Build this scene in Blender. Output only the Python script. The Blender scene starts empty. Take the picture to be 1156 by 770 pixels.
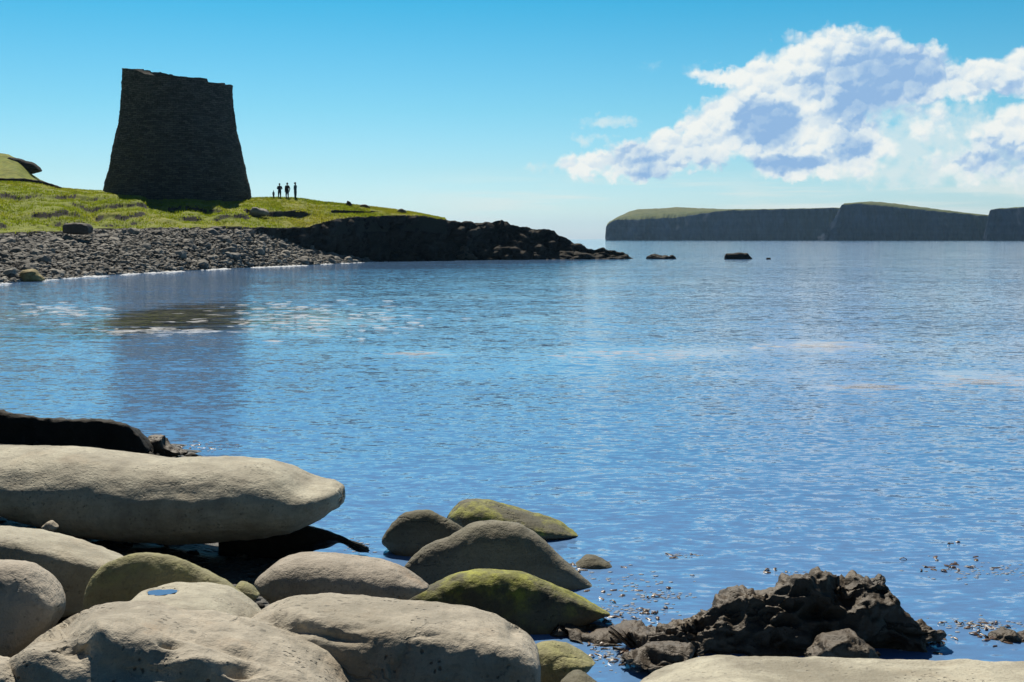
import bpy, bmesh, math, random
import numpy as np
from mathutils import Vector, noise as mn

random.seed(7)
rng = np.random.default_rng(11)
S = bpy.context.scene
COL = S.collection

# ------------------------------------------------------------------ camera geometry
H, F, CX, CY, HOR = 2.3, 1400.0, 578.0, 385.0, 269.5
CAM = np.array([0.0, 0.0, H])
FW = np.array([0.0, 1.0, 0.0])          # level camera, lens shifted down: the horizon lies above the middle
UP = np.array([0.0, 0.0, 1.0])
RT = np.array([1.0, 0.0, 0.0])


def ray(px, py):
    return FW + RT * ((px - CX) / F) + UP * ((HOR - py) / F)


def at_d(px, py, d):                     # point of that sight line at distance d along +Y
    r = ray(px, py)
    return CAM + r * (d / r[1])


def at_z(px, py, z=0.0):
    r = ray(px, py)
    return CAM + r * ((z - H) / r[2])


def zrow(px, py, d):
    return at_d(px, py, d)[2]


def xcol(px, d):
    return (px - CX) / F * d


def proj(P):
    v = P - CAM
    w = v @ FW
    return CX + F * (v @ RT) / w, HOR - F * (v @ UP) / w


def interp(pts, x):
    xs = [p[0] for p in pts]
    ys = [p[1] for p in pts]
    return np.interp(x, xs, ys)


def smooth_interp(pts, x):
    """monotone (PCHIP) interpolation"""
    xs = np.array([p[0] for p in pts], float)
    ys = np.array([p[1] for p in pts], float)
    h = np.diff(xs)
    dl = np.diff(ys) / h
    m = np.zeros_like(ys)
    m[0], m[-1] = dl[0], dl[-1]
    for i in range(1, len(xs) - 1):
        if dl[i - 1] * dl[i] > 0:
            w1, w2 = 2 * h[i] + h[i - 1], h[i] + 2 * h[i - 1]
            m[i] = (w1 + w2) / (w1 / dl[i - 1] + w2 / dl[i])
    x = np.clip(np.asarray(x, float), xs[0], xs[-1])
    k = np.clip(np.searchsorted(xs, x) - 1, 0, len(xs) - 2)
    t = (x - xs[k]) / h[k]
    return ((1 + 2 * t) * (1 - t) ** 2 * ys[k] + t * (1 - t) ** 2 * h[k] * m[k]
            + t * t * (3 - 2 * t) * ys[k + 1] + t * t * (t - 1) * h[k] * m[k + 1])


def fbm(v, octaves=4, h=1.0, lac=2.0):
    return mn.fractal(Vector(v), h, lac, octaves)


def sstep(a, b, x):
    t = min(1.0, max(0.0, (x - a) / (b - a)))
    return t * t * (3 - 2 * t)


# ------------------------------------------------------------------ object helpers
def tag(o, label=None, cat=None, group=None, kind=None):
    if label: o['label'] = label
    if cat: o['category'] = cat
    if group: o['group'] = group
    if kind: o['kind'] = kind
    return o


def mesh_obj(name, verts, faces, mats=(), parent=None, smooth=True, origin=None, mat_idx=None):
    verts = np.asarray(verts, float)
    if origin is None and parent is None:
        origin = np.array([verts[:, 0].mean(), verts[:, 1].mean(), verts[:, 2].min()])
    off = np.zeros(3) if origin is None else np.asarray(origin, float)
    me = bpy.data.meshes.new(name)
    me.from_pydata([tuple(v) for v in (verts - off)], [], faces)
    for m in (mats if isinstance(mats, (list, tuple)) else [mats]):
        me.materials.append(m)
    if smooth:
        me.polygons.foreach_set('use_smooth', [True] * len(me.polygons))
    if mat_idx is not None:
        me.polygons.foreach_set('material_index', list(mat_idx))
    me.update()
    o = bpy.data.objects.new(name, me)
    COL.objects.link(o)
    if parent is None:
        o.location = tuple(off)
    else:
        o.parent = parent
    return o


def grid_faces(nr, nc, closed=False):
    f = []
    for i in range(nr - 1):
        for j in range(nc - 1 + (1 if closed else 0)):
            j2 = (j + 1) % nc
            f.append((i * nc + j, i * nc + j2, (i + 1) * nc + j2, (i + 1) * nc + j))
    return f


# ------------------------------------------------------------------ node expression helper
class V:
    def __init__(s, g, sock): s.g, s.s = g, sock
    def _b(s, op, o, r=False): return s.g.m(op, o, s) if r else s.g.m(op, s, o)
    def __add__(s, o): return s._b('ADD', o)
    __radd__ = __add__
    def __mul__(s, o): return s._b('MULTIPLY', o)
    __rmul__ = __mul__
    def __sub__(s, o): return s._b('SUBTRACT', o)
    def __rsub__(s, o): return s._b('SUBTRACT', o, True)
    def __truediv__(s, o): return s._b('DIVIDE', o)
    def max(s, o): return s._b('MAXIMUM', o)
    def min(s, o): return s._b('MINIMUM', o)
    def pow(s, o): return s._b('POWER', o)


class G:
    def __init__(s, nt): s.nt = nt; s.N = nt.nodes; s.L = nt.links

    def put(s, inp, v):
        if isinstance(v, V): s.L.new(v.s, inp)
        elif isinstance(v, (tuple, list)) and len(v) == 3 and inp.type == 'RGBA': inp.default_value = (*v, 1)
        else: inp.default_value = v

    def m(s, op, *a, clamp=False):
        n = s.N.new('ShaderNodeMath'); n.operation = op; n.use_clamp = clamp
        for i, x in enumerate(a): s.put(n.inputs[i], x)
        return V(s, n.outputs[0])

    def vm(s, op, a, b=None, scale=None, out=0):
        n = s.N.new('ShaderNodeVectorMath'); n.operation = op
        s.put(n.inputs[0], a)
        if b is not None: s.put(n.inputs[1], b)
        if scale is not None: s.put(n.inputs['Scale'], scale)
        return V(s, n.outputs[out])

    def ss(s, a, b, x, lo=0.0, hi=1.0):
        n = s.N.new('ShaderNodeMapRange'); n.interpolation_type = 'SMOOTHSTEP'
        s.put(n.inputs['Value'], x)
        n.inputs['From Min'].default_value = a; n.inputs['From Max'].default_value = b
        n.inputs['To Min'].default_value = lo; n.inputs['To Max'].default_value = hi
        return V(s, n.outputs[0])

    dim = '3D'

    def noise(s, vec, scale, detail=4, rough=0.55, col=False, distort=0.0):
        n = s.N.new('ShaderNodeTexNoise'); n.noise_dimensions = s.dim
        s.put(n.inputs['Vector'], vec)
        n.inputs['Scale'].default_value = scale; n.inputs['Detail'].default_value = detail
        n.inputs['Roughness'].default_value = rough; n.inputs['Distortion'].default_value = distort
        return V(s, n.outputs['Color' if col else 'Fac'])

    def voro(s, vec, scale, feature='F1', rnd=1.0, detail=0.0):
        n = s.N.new('ShaderNodeTexVoronoi'); n.feature = feature; n.voronoi_dimensions = s.dim
        s.put(n.inputs['Vector'], vec)
        n.inputs['Scale'].default_value = scale; n.inputs['Randomness'].default_value = rnd
        if 'Detail' in n.inputs: n.inputs['Detail'].default_value = detail
        return V(s, n.outputs['Distance'])

    def mix(s, f, a, b, mode='MIX'):
        n = s.N.new('ShaderNodeMix'); n.data_type = 'RGBA'; n.blend_type = mode
        s.put(n.inputs[0], f); s.put(n.inputs[6], a); s.put(n.inputs[7], b)
        return V(s, n.outputs[2])

    def xyz(s, v):
        n = s.N.new('ShaderNodeSeparateXYZ'); s.put(n.inputs[0], v)
        return [V(s, n.outputs[i]) for i in range(3)]

    def comb(s, x, y, z):
        n = s.N.new('ShaderNodeCombineXYZ')
        for i, a in enumerate((x, y, z)): s.put(n.inputs[i], a)
        return V(s, n.outputs[0])

    def scl(s, vec, x, y, z): return s.vm('MULTIPLY', vec, (x, y, z))

    def coord(s, which='Object'):
        return V(s, s.N.new('ShaderNodeTexCoord').outputs[which])

    def geo(s, which):
        return V(s, s.N.new('ShaderNodeNewGeometry').outputs[which])

    def objrand(s):
        return V(s, s.N.new('ShaderNodeObjectInfo').outputs['Random'])

    def bump(s, h, strength=0.5, dist=0.02, normal=None):
        n = s.N.new('ShaderNodeBump')
        n.inputs['Strength'].default_value = strength; n.inputs['Distance'].default_value = dist
        s.put(n.inputs['Height'], h)
        if normal is not None: s.put(n.inputs['Normal'], normal)
        return V(s, n.outputs[0])


def new_mat(name):
    m = bpy.data.materials.new(name); m.use_nodes = True
    g = G(m.node_tree)
    b = m.node_tree.nodes['Principled BSDF']
    return m, g, b


# ------------------------------------------------------------------ materials
def stone_mat(name, base, vary=0.25, algae=0.0, algae_col=(.16, .19, .03), stain=0.35, lichen=0.3, crack=0.5,
              pit=0.5, bed=0.3, rough=0.78, gloss=0.35, scale=1.0):
    m, g, b = new_mat(name)
    p = g.vm('ADD', g.scl(g.coord(), scale, scale, scale), g.comb(g.objrand() * 37.0, g.objrand() * 91.0, 3.0))
    n1 = g.noise(p, 1.7, 6, .6)
    n2 = g.noise(p, 8.0, 6, .62)
    n3 = g.noise(p, 55.0, 4, .6)
    nb = g.noise(g.scl(p, 1, 1, 9), 2.2, 5, .6)
    lo = tuple(c * (1 - vary) for c in base); hi = tuple(min(.6, c * (1 + vary * .7)) for c in base)
    c = g.mix(g.ss(.32, .68, n1 * .55 + n2 * .45), lo, hi)
    c = g.mix(g.ss(.45, .7, nb, 0, bed), c, tuple(x * .62 for x in base))
    c = g.mix(g.ss(.54, .74, g.noise(g.vm('ADD', p, (9, 4, 1)), 2.4, 5, .6), 0, stain), c,
              (base[0] * .95, base[1] * .70, base[2] * .48))
    c = g.mix(g.ss(.5, .72, n3, 0, .5), c, tuple(x * .5 for x in base))
    wp_ = g.noise(g.vm('ADD', p, (4, 1, 6)), .95, 8, .68)
    c = g.mix(g.ss(.50, .60, wp_, 0, .50 * min(1, lichen * 2)), c, (base[0] * .50, base[1] * .50, base[2] * .47))
    c = g.mix(g.ss(.44, .36, wp_, 0, .35), c, tuple(min(.58, x * 1.22) for x in base))
    sp = g.ss(.58, .70, g.noise(g.vm('ADD', p, (6, 2, 2)), 26, 5, .7)) * g.ss(.42, .58, n1)
    c = g.mix(sp * .55, c, (.07, .065, .055))
    lm = g.ss(.52, .66, g.noise(g.vm('ADD', p, (3, 8, 5)), 2.1, 4, .6))
    lv = g.ss(.34, .18, g.voro(g.vm('ADD', p, g.vm('SCALE', g.noise(p, 14, 3, .6, col=True), scale=.06)), 17.0))
    c = g.mix(lv * lm * lichen, c, (.045, .042, .034))
    wl = g.ss(.30, .12, g.voro(g.vm('ADD', p, (5, 5, 5)), 11.0)) * g.ss(.55, .7, g.noise(g.vm('ADD', p, (1, 2, 9)), 3.0, 4, .6))
    c = g.mix(wl * (lichen * .6), c, tuple(min(.55, x * 1.35) for x in base))
    wp = g.vm('ADD', p, g.vm('SCALE', g.noise(p, 3.5, 4, .6, col=True), scale=.35))
    cr = g.ss(.022, .004, g.voro(g.scl(wp, .55, .8, 1.6), 1.5, 'DISTANCE_TO_EDGE')) * g.ss(.5, .6, g.noise(p, 1.1, 3, .5))
    c = g.mix(cr * crack, c, tuple(x * .25 for x in base))
    pt = g.ss(.26, .1, g.voro(g.vm('ADD', p, g.vm('SCALE', g.noise(p, 30, 2, .5, col=True), scale=.03)), 30.0)) \
        * g.ss(.5, .62, g.noise(g.vm('ADD', p, (7, 7, 2)), 3.2, 4, .6))
    c = g.mix(pt * pit, c, tuple(x * .35 for x in base))
    if algae > 0:
        nz = g.xyz(g.geo('Normal'))[2]
        f = g.ss(.15, .75, nz + (n2 - .5) * .9) * g.ss(.36, .6, n1 + (n2 - .5) * .5) * algae
        ac = g.mix(g.ss(.35, .65, g.noise(p, 20, 4, .6)), tuple(x * .55 for x in algae_col), tuple(x * 1.3 for x in algae_col))
        c = g.mix(f, c, ac)
    g.put(b.inputs['Base Color'], c)
    b.inputs['Roughness'].default_value = rough
    b.inputs['Specular IOR Level'].default_value = gloss
    h = n2 * .6 + n3 * .22 + nb * .35 - cr * (.8 * crack) - pt * (.7 * pit) + g.noise(p, 160, 2, .5) * .07
    g.put(b.inputs['Normal'], g.bump(h, .75, .035 / scale))
    return m


M_SAND = stone_mat('pale_sandstone', (.50, .45, .35), lichen=.5, stain=.25, crack=.1, vary=.36)
M_SAND2 = stone_mat('grey_sandstone', (.47, .42, .335), lichen=.7, pit=1.0, crack=.35, stain=.45, vary=.36)
M_SANDG = stone_mat('greenish_sandstone', (.36, .33, .19), algae=.5, algae_col=(.27, .27, .08), lichen=.2, crack=.2)
M_WARM = stone_mat('warm_sandstone', (.45, .395, .32), stain=.5, lichen=.35, crack=.12)
M_OLIVE = stone_mat('dark_olive_stone', (.17, .155, .11), algae=.25, algae_col=(.16, .16, .07), crack=.3, lichen=.3)
M_DOME = stone_mat('grey_brown_stone', (.25, .23, .175), algae=.15, algae_col=(.2, .2, .1), crack=.2, lichen=.3)
M_MOSS = stone_mat('algae_covered_stone', (.16, .15, .10), algae=.8, algae_col=(.36, .37, .05), crack=.3)
M_BLACK = stone_mat('black_wet_rock', (.026, .023, .018), vary=.4, rough=.75, gloss=.2, lichen=.2, crack=.6, stain=.3)
M_CRAG = stone_mat('dark_crag_rock', (.092, .069, .045), vary=.5, rough=.6, gloss=.45, lichen=.3, crack=.8, pit=.8, stain=.6)
M_CLIFF = stone_mat('headland_rock', (.042, .038, .032), vary=.5, bed=.6, scale=.12, stain=.5, crack=.8, rough=.9, gloss=.15)
M_BEACH = stone_mat('beach_stone', (.21, .20, .18), vary=.4, scale=.8, stain=.25)
M_BEACH2 = stone_mat('pale_beach_stone', (.33, .31, .27), vary=.3, scale=.8, stain=.25)
M_BEACH3 = stone_mat('dark_beach_stone', (.09, .085, .075), vary=.4, scale=.8, stain=.25)
M_YELLOW = stone_mat('yellow_lichen_stone', (.34, .28, .12), vary=.4, scale=.8)


def ground_mat(name, a, c_, rough=.9):
    m, g, b = new_mat(name)
    p = g.coord()
    n = g.noise(p, 6, 6, .65); v = g.voro(p, 16)
    g.put(b.inputs['Base Color'], g.mix(g.ss(.3, .7, n * .6 + v * .6), a, c_))
    b.inputs['Roughness'].default_value = rough
    g.put(b.inputs['Normal'], g.bump(g.ss(.0, .6, v) * -1.0 + n, 1.0, .06))
    return m


M_SHORE = ground_mat('dark_wet_shingle', (.018, .017, .015), (.05, .046, .04), .6)
M_BASE = ground_mat('beach_ground', (.035, .034, .032), (.10, .095, .085))


def grass_mat(name, scale=1.0, c0=(.026, .040, .007), c1=(.082, .102, .014), c2=(.135, .125, .030), rough=.85, trans=0.0, bump=.35):
    m, g, b = new_mat(name)
    p = g.geo('Position')
    n1 = g.noise(g.scl(p, .35 * scale, .35 * scale, .9 * scale), 1.0, 6, .65)
    n2 = g.noise(g.scl(p, 2.2 * scale, 1.2 * scale, 3 * scale), 1.0, 5, .65)
    n3 = g.noise(g.scl(p, .12 * scale, .12 * scale, .3 * scale), 1.0, 4, .6)
    c = g.mix(g.ss(.33, .66, n1 * .5 + n2 * .5), c0, c1)
    c = g.mix(g.ss(.44, .66, n3 * .7 + n2 * .3, 0, .8), c, c2)
    g.put(b.inputs['Base Color'], c)
    b.inputs['Roughness'].default_value = rough
    b.inputs['Specular IOR Level'].default_value = .15
    g.put(b.inputs['Normal'], g.bump(n1 * .6 + n2 * .5, .9, bump / scale))
    if trans:
        tr = g.N.new('ShaderNodeBsdfTranslucent'); g.put(tr.inputs['Color'], g.mix(1.0, c, (1.0, 1.05, .5), 'MULTIPLY'))
        mx = g.N.new('ShaderNodeMixShader'); mx.inputs[0].default_value = trans
        g.L.new(b.outputs[0], mx.inputs[1]); g.L.new(tr.outputs[0], mx.inputs[2])
        g.L.new(mx.outputs[0], g.N['Material Output'].inputs['Surface'])
    return m


M_GRASS = grass_mat('short_grass', 1.0, (.11, .145, .014), (.25, .29, .03), (.32, .30, .06), bump=.18)
M_BLADE = grass_mat('grass_blades', 1.0, (.16, .20, .018), (.31, .36, .035), (.38, .35, .07), trans=.62)
M_FARGRASS = grass_mat('far_turf', .05, (.07, .09, .02), (.13, .15, .03), (.17, .16, .05))
M_BANK = ground_mat('peaty_bank', (.02, .018, .013), (.05, .045, .03))


def tower_mat():
    m, g, b = new_mat('drystone_masonry')
    p = g.coord()
    x, y, z = g.xyz(p)
    ang = g.m('ARCTAN2', x, y * -1.0)
    uvw = g.comb(ang * 6.6, z, 0.0)
    wob = g.vm('ADD', uvw, g.vm('SCALE', g.vm('SUBTRACT', g.noise(p, 1.2, 3, .6, col=True), (.5, .5, .5)), scale=.35))
    br = g.N.new('ShaderNodeTexBrick')
    g.put(br.inputs['Vector'], wob)
    br.inputs['Scale'].default_value = 1.0
    br.inputs['Brick Width'].default_value = .62; br.inputs['Row Height'].default_value = .19
    br.inputs['Mortar Size'].default_value = .022; br.inputs['Mortar Smooth'].default_value = .4
    br.inputs['Bias'].default_value = -.1
    br.inputs['Color1'].default_value = (.055, .050, .042, 1); br.inputs['Color2'].default_value = (.17, .15, .12, 1)
    br.inputs['Mortar'].default_value = (.012, .012, .012, 1)
    bc = V(g, br.outputs['Color']); bf = V(g, br.outputs['Fac'])
    n = g.noise(p, .55, 6, .65); n2 = g.noise(p, 4.5, 5, .65)
    c = g.mix(g.ss(.35, .65, n, 0, .6), bc, g.mix(.5, bc, (.075, .08, .07)))
    c = g.mix(g.ss(.54, .68, n2, 0, .65), c, (.17, .16, .125))
    g.put(b.inputs['Base Color'], c)
    b.inputs['Roughness'].default_value = .92; b.inputs['Specular IOR Level'].default_value = .15
    g.put(b.inputs['Normal'], g.bump(bf * -.7 + n2 * .7, 1.0, .12))
    return m


M_TOWER = tower_mat()


def island_mat():
    m, g, b = new_mat('far_cliff_rock')
    p = g.geo('Position')
    n = g.noise(g.scl(p, .05, .05, .012), 1.0, 6, .65)
    nb = g.noise(g.scl(p, .004, .004, .16), 1.0, 4, .6)
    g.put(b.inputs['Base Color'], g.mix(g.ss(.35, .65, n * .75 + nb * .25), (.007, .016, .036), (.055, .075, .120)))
    b.inputs['Roughness'].default_value = .95; b.inputs['Specular IOR Level'].default_value = .1
    return m


M_ISLE = island_mat()

SLICKS = [  # px, py, half-width px, half-height px on the water plane, strength
    (205, 356, 85, 15, .75), (350, 360, 110, 17, .9), (60, 352, 90, 10, .5), (930, 391, 62, 7, .9), (990, 437, 70, 5, .9),
    (1110, 428, 80, 9, .8), (730, 398, 110, 11, .55), (620, 415, 160, 14, .45), (470, 399, 60, 4, .8), (600, 360, 50, 7, .5),
    (860, 425, 120, 8, .4), (1120, 645, 60, 9, .5), (520, 335, 90, 5, .35)]


def water_mat():
    m, g, b = new_mat('sea_water')
    p = g.geo('Position')
    x, y, z = g.xyz(p)
    flat = g.comb(x, y, 0.0)

    def slope(vec, detail, rough):
        return g.vm('SUBTRACT', g.noise(vec, 1.0, detail, rough, col=True), (.5, .5, .5))
    warp = g.vm('SCALE', slope(g.scl(flat, .5, .9, 1), 2, .5), scale=.5)
    q = g.vm('ADD', flat, warp)
    a = slope(g.vm('ADD', g.scl(q, .55, 1.25, 1), (3, 9, 2)), 3, .55)
    c = slope(g.vm('ADD', g.scl(q, 2.8, 7.2, 1), (13, 1, 4)), 3, .62)
    e = slope(g.vm('ADD', g.scl(q, 7.0, 17.0, 1), (1, 31, 7)), 3, .6)
    # slicks: stretches of smoothed water
    sl = None
    wob = g.vm('SCALE', g.vm('SUBTRACT', g.noise(g.scl(flat, .12, .35, 1), 1.0, 4, .65, col=True), (.5, .5, .5)), scale=1.6)
    streak = g.noise(g.scl(flat, .22, 1.6, 1), 1.0, 4, .7)
    for (px, py, hw, hh, st) in SLICKS:
        c0 = at_z(px, py); rx = abs(at_z(px + hw, py)[0] - c0[0]); ry = abs(at_z(px, py - hh)[1] - at_z(px, py + hh)[1]) / 2
        d = g.vm('LENGTH', g.vm('ADD', g.vm('MULTIPLY', g.vm('SUBTRACT', flat, (c0[0], c0[1], 0)), (1 / rx, 1 / ry, 0)), wob), out=1)
        f = g.ss(1.25, .35, d + (streak - .5) * 2.2) * st
        if sl is None: tower_refl = g.ss(1.35, .75, d + (streak - .5) * 5.0)
        sl = f if sl is None else sl.max(f)
    wind = g.ss(.35, .68, g.noise(g.scl(flat, .022, .085, 1), 1.0, 5, .6), .62, 1.2)
    dist = g.vm('LENGTH', flat, out=1)
    near = g.ss(30.0, 7.0, dist); far = g.ss(5., 40., dist, .62, 1.85)
    k = (1.0 - sl * .93) * wind
    s = g.vm('ADD', g.vm('SCALE', a, scale=k * far * .08), g.vm('SCALE', c, scale=k * (far * .23 + near * .10)))
    s = g.vm('ADD', s, g.vm('SCALE', e, scale=k * (near * .22 + .32)))
    sx, sy, sz = g.xyz(s)
    nrm = g.vm('NORMALIZE', g.comb(sx * .8, sy * 1.25, 1.0))
    g.put(b.inputs['Normal'], nrm)
    n = g.noise(g.scl(flat, .05, .16, 1), 1.0, 4, .6)
    wc = g.mix(g.ss(.3, .7, n), (.125, .26, .50), (.145, .285, .54))
    g.put(b.inputs['Base Color'], g.mix(tower_refl * .9, wc, (.022, .013, .010)))      # the tower's dark reflection painted into the water colour
    b.inputs['Roughness'].default_value = .06
    b.inputs['IOR'].default_value = 1.333
    b.inputs['Specular IOR Level'].default_value = .5
    b.inputs['Specular Tint'].default_value = (.56, .78, 1.0, 1)
    return m


M_WATER = water_mat()


def plain(name, col, rough=.8, spec=.3, var=.3, scale=20.0, bump=0.0):
    m, g, b = new_mat(name)
    n = g.noise(g.coord(), scale, 4, .6)
    g.put(b.inputs['Base Color'], g.mix(g.ss(.3, .7, n), tuple(c * (1 - var) for c in col), tuple(c * (1 + var * .5) for c in col)))
    b.inputs['Roughness'].default_value = rough; b.inputs['Specular IOR Level'].default_value = spec
    if bump: g.put(b.inputs['Normal'], g.bump(n, .8, bump))
    return m


M_FOAM_GLINTS = plain('foam_glints', (.72, .74, .74), .9, .2, .15, 6)  # white of the surf, also of the modelled glints and reflections
_g = G(M_FOAM_GLINTS.node_tree); _t = _g.N.new('ShaderNodeBsdfTranslucent'); _t.inputs[0].default_value = (.85, .86, .86, 1)
_m = _g.N.new('ShaderNodeMixShader'); _m.inputs[0].default_value = .6
_g.L.new(_g.N['Principled BSDF'].outputs[0], _m.inputs[1]); _g.L.new(_t.outputs[0], _m.inputs[2]); _g.L.new(_m.outputs[0], _g.N['Material Output'].inputs['Surface'])
M_WEED = plain('seaweed', (.10, .058, .036), .4, .5, .5, 9, .02)
M_SKIN = plain('skin', (.42, .26, .19), .6)
M_NAVY = plain('navy_cloth', (.030, .045, .075), .9)
M_TEAL = plain('teal_cloth', (.05, .11, .14), .9)
M_DARK = plain('dark_cloth', (.022, .024, .03), .9)
M_GREYC = plain('grey_cloth', (.17, .20, .24), .9)
M_HAIR = plain('brown_hair', (.03, .02, .013), .7)

# ------------------------------------------------------------------ world: sky with clouds
SUN_EL, SUN_AZ = 50.0, -16.0
EXTRA = {}


def build_world():
    w = bpy.data.worlds.new("World"); S.world = w; w.use_nodes = True
    g = G(w.node_tree); g.dim = '2D'
    for n in list(g.N): g.N.remove(n)
    out = g.N.new('ShaderNodeOutputWorld'); bg = g.N.new('ShaderNodeBackground')
    g.L.new(bg.outputs[0], out.inputs[0])
    sky = g.N.new('ShaderNodeTexSky'); sky.sky_type = 'NISHITA'; sky.sun_disc = False
    sky.sun_elevation = math.radians(SUN_EL); sky.sun_rotation = math.radians(SUN_AZ)
    sky.air_density = 1.0; sky.dust_density = .6; sky.ozone_density = 2.0
    STR = .10
    bg.inputs['Strength'].default_value = STR
    d = g.coord('Generated')
    dx, dy, dz = g.xyz(d)
    az = g.m('ARCTAN2', dx, dy) * (180 / math.pi)
    el = g.m('ARCSINE', dz) * (180 / math.pi)
    base = V(g, sky.outputs[0])
    # clearer, cyan upper sky and a pale horizon
    ramp = g.N.new('ShaderNodeValToRGB')
    g.put(ramp.inputs[0], g.m('DIVIDE', el, 45.0, clamp=True))
    cr = ramp.color_ramp
    stops = [(0.0, (.80, 1.08, 1.62)), (.03, (.74, 1.02, 1.34)), (.07, (.57, .90, 1.12)), (.13, (.39, .84, 1.0)), (.25, (.115, .72, .90)),
             (.42, (.10, .46, .66)), (.7, (.12, .32, .45)), (1.0, (.14, .24, .33))]
    while len(cr.elements) < len(stops): cr.elements.new(.5)
    for e, (p, c) in zip(cr.elements, stops): e.position = p; e.color = (*c, 1)
    base = g.mix(1.0, base, V(g, ramp.outputs[0]), 'MULTIPLY')
    back = g.ss(55., 150., g.m('ABSOLUTE', az), 1.0, .38)      # the sky opposite the sun is duller
    base = g.vm('SCALE', base, scale=back)

    def ae(px, py):
        r = ray(px, py); r = r / np.linalg.norm(r)
        return math.degrees(math.atan2(r[0], r[1])), math.degrees(math.asin(r[2]))
    PD = F * math.pi / 180     # pixels per degree
    P = g.comb(az, el, 0.0)
    w1 = g.vm('SUBTRACT', g.noise(g.scl(P, 1.0, 1.15, 1), .8, 3, .5, col=True), (.5, .5, .5))
    w2 = g.vm('SUBTRACT', g.noise(P, 3.2, 3, .55, col=True), (.5, .5, .5))
    Q = g.vm('ADD', P, g.vm('ADD', g.vm('SCALE', w1, scale=1.15), g.vm('SCALE', w2, scale=.35)))

    def field(blobs, vec):
        f = None
        for (px, py, rx, ry, s) in blobs:
            a, e = ae(px, py)
            t = g.vm('MULTIPLY', g.vm('SUBTRACT', vec, (a, e, 0)), (PD / rx, PD / ry, 0))
            v = (1.0 - g.vm('DOT_PRODUCT', t, t, out=1)) * s
            f = v if f is None else g.m('SMOOTH_MAX', f, v, .25)
        return f
    dense = [(950, 84, 96, 54, 1), (880, 92, 62, 28, .8), (820, 84, 42, 11, .5), (1030, 84, 55, 36, 1), (1110, 90, 60, 24, .8), (1170, 84, 50, 26, .9),
             (848, 122, 46, 32, 1), (815, 145, 46, 38, 1), (775, 168, 58, 28, 1), (718, 182, 52, 24, .9), (665, 187, 42, 16, .6),
             (885, 150, 62, 46, 1), (945, 142, 44, 42, 1), (905, 182, 62, 24, 1), (965, 165, 45, 36, .8),
             (1140, 152, 44, 32, .6), (1115, 186, 70, 20, .5), (1190, 165, 60, 50, .7), (1050, 138, 26, 24, .4), (1250, 120, 60, 70, .8)]
    thin = [(1050, 160, 110, 50, .95), (1020, 192, 130, 22, .85), (1130, 170, 90, 50, .9), (690, 136, 44, 10, .75), (668, 157, 32, 7, .55), (605, 187, 30, 8, .6),
            (1000, 130, 70, 30, .5), (760, 75, 40, 6, .3), (-420, 120, 120, 40, .7), (1600, 150, 200, 60, .8)]
    bil = g.noise(P, 1.1, 5, .56)
    VW = g.vm('ADD', P, g.vm('SCALE', w2, scale=.30))
    O = (-.10, .20, 0)

    def cells(vec, sc): return g.voro(g.scl(vec, 1, 1.15, 1), sc, 'F1', 1.0)
    v1, v2 = cells(VW, 1.0), cells(VW, 2.4)
    puff = (.5 - v1) * .95 + (.5 - v2) * .42 + (bil - .5) * .9
    fd = field(dense, Q) + puff * .42
    ft = field(thin, Q) + (bil - .5) * 1.9
    a_d = g.ss(-.06, .50, fd)
    a_t = g.ss(.0, 1.0, ft, 0, .62)
    # shading: thick, self-shadowed hearts and relief from the sun's side
    dark = [(1002, 85, 80, 45, 1.05), (985, 114, 62, 30, 1.15), (925, 98, 40, 20, .65), (866, 140, 44, 34, 1.35), (880, 186, 64, 12, 1.2), (962, 162, 30, 26, .7),
            (735, 190, 46, 22, .7), (800, 186, 46, 18, .55), (715, 168, 26, 20, .5), (1130, 178, 55, 26, .6), (1030, 198, 30, 8, .5), (1150, 100, 50, 16, .4), (1180, 180, 50, 30, .6)]
    ws = g.vm('SUBTRACT', g.noise(P, 1.6, 2, .5, col=True), (.5, .5, .5))
    w3 = g.vm('ADD', P, g.vm('SCALE', ws, scale=.5)); L0 = g.vm('ADD', P, (2.0, 5.0, 0))
    sh = g.ss(-.35, 1.25, field(dark, w3) + (g.noise(L0, 1.5, 3, .5) - .5) * .8)
    r1 = cells(g.vm('ADD', VW, O), 1.0) - v1
    r2 = cells(g.vm('ADD', VW, (-.05, .10, 0)), 2.4) - v2
    lit = r1 * 1.35 + r2 * .5 + (.42 - v1) * .25
    k = 1.0 / STR
    white = tuple(v * k for v in (.90, .93, .90)); grey = tuple(v * k for v in (.22, .42, .73)); mid = tuple(v * k for v in (.58, .73, .85))
    shade = (sh * .86 + g.ss(.12, -.42, lit, 0, .36) + g.ss(.25, .95, fd, 0, .14) - g.ss(.02, .34, lit, 0, .13)).max(0.0).min(1.0)
    cc = g.mix(g.m('MULTIPLY', shade, 1.35, clamp=True), white, mid)
    cc = g.mix(g.m('MULTIPLY', shade - .40, 1.35, clamp=True), cc, grey)
    wcol = tuple(v * k for v in (.80, .87, .86))
    # low veil over the horizon on the right
    veil = g.ss(.38, .66, g.noise(g.scl(P, .10, 1.5, 1), 1.0, 4, .55)) * g.ss(.1, .9, el) * g.ss(3.6, 1.6, el) * g.ss(-8., 4., az) * .75
    sk = g.mix(veil, base, tuple(v * k for v in (.80, .86, .82)))
    sk = g.mix(a_t, sk, wcol)
    sk = g.mix(a_d, sk, cc)
    sk = g.mix(g.ss(-.2, -2.5, el), sk, tuple(v * k for v in (.10, .22, .38)))
    g.put(bg.inputs['Color'], sk)
    w.cycles.sampling_method = 'MANUAL'
    w.cycles.sample_map_resolution = 512


build_world()

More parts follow.
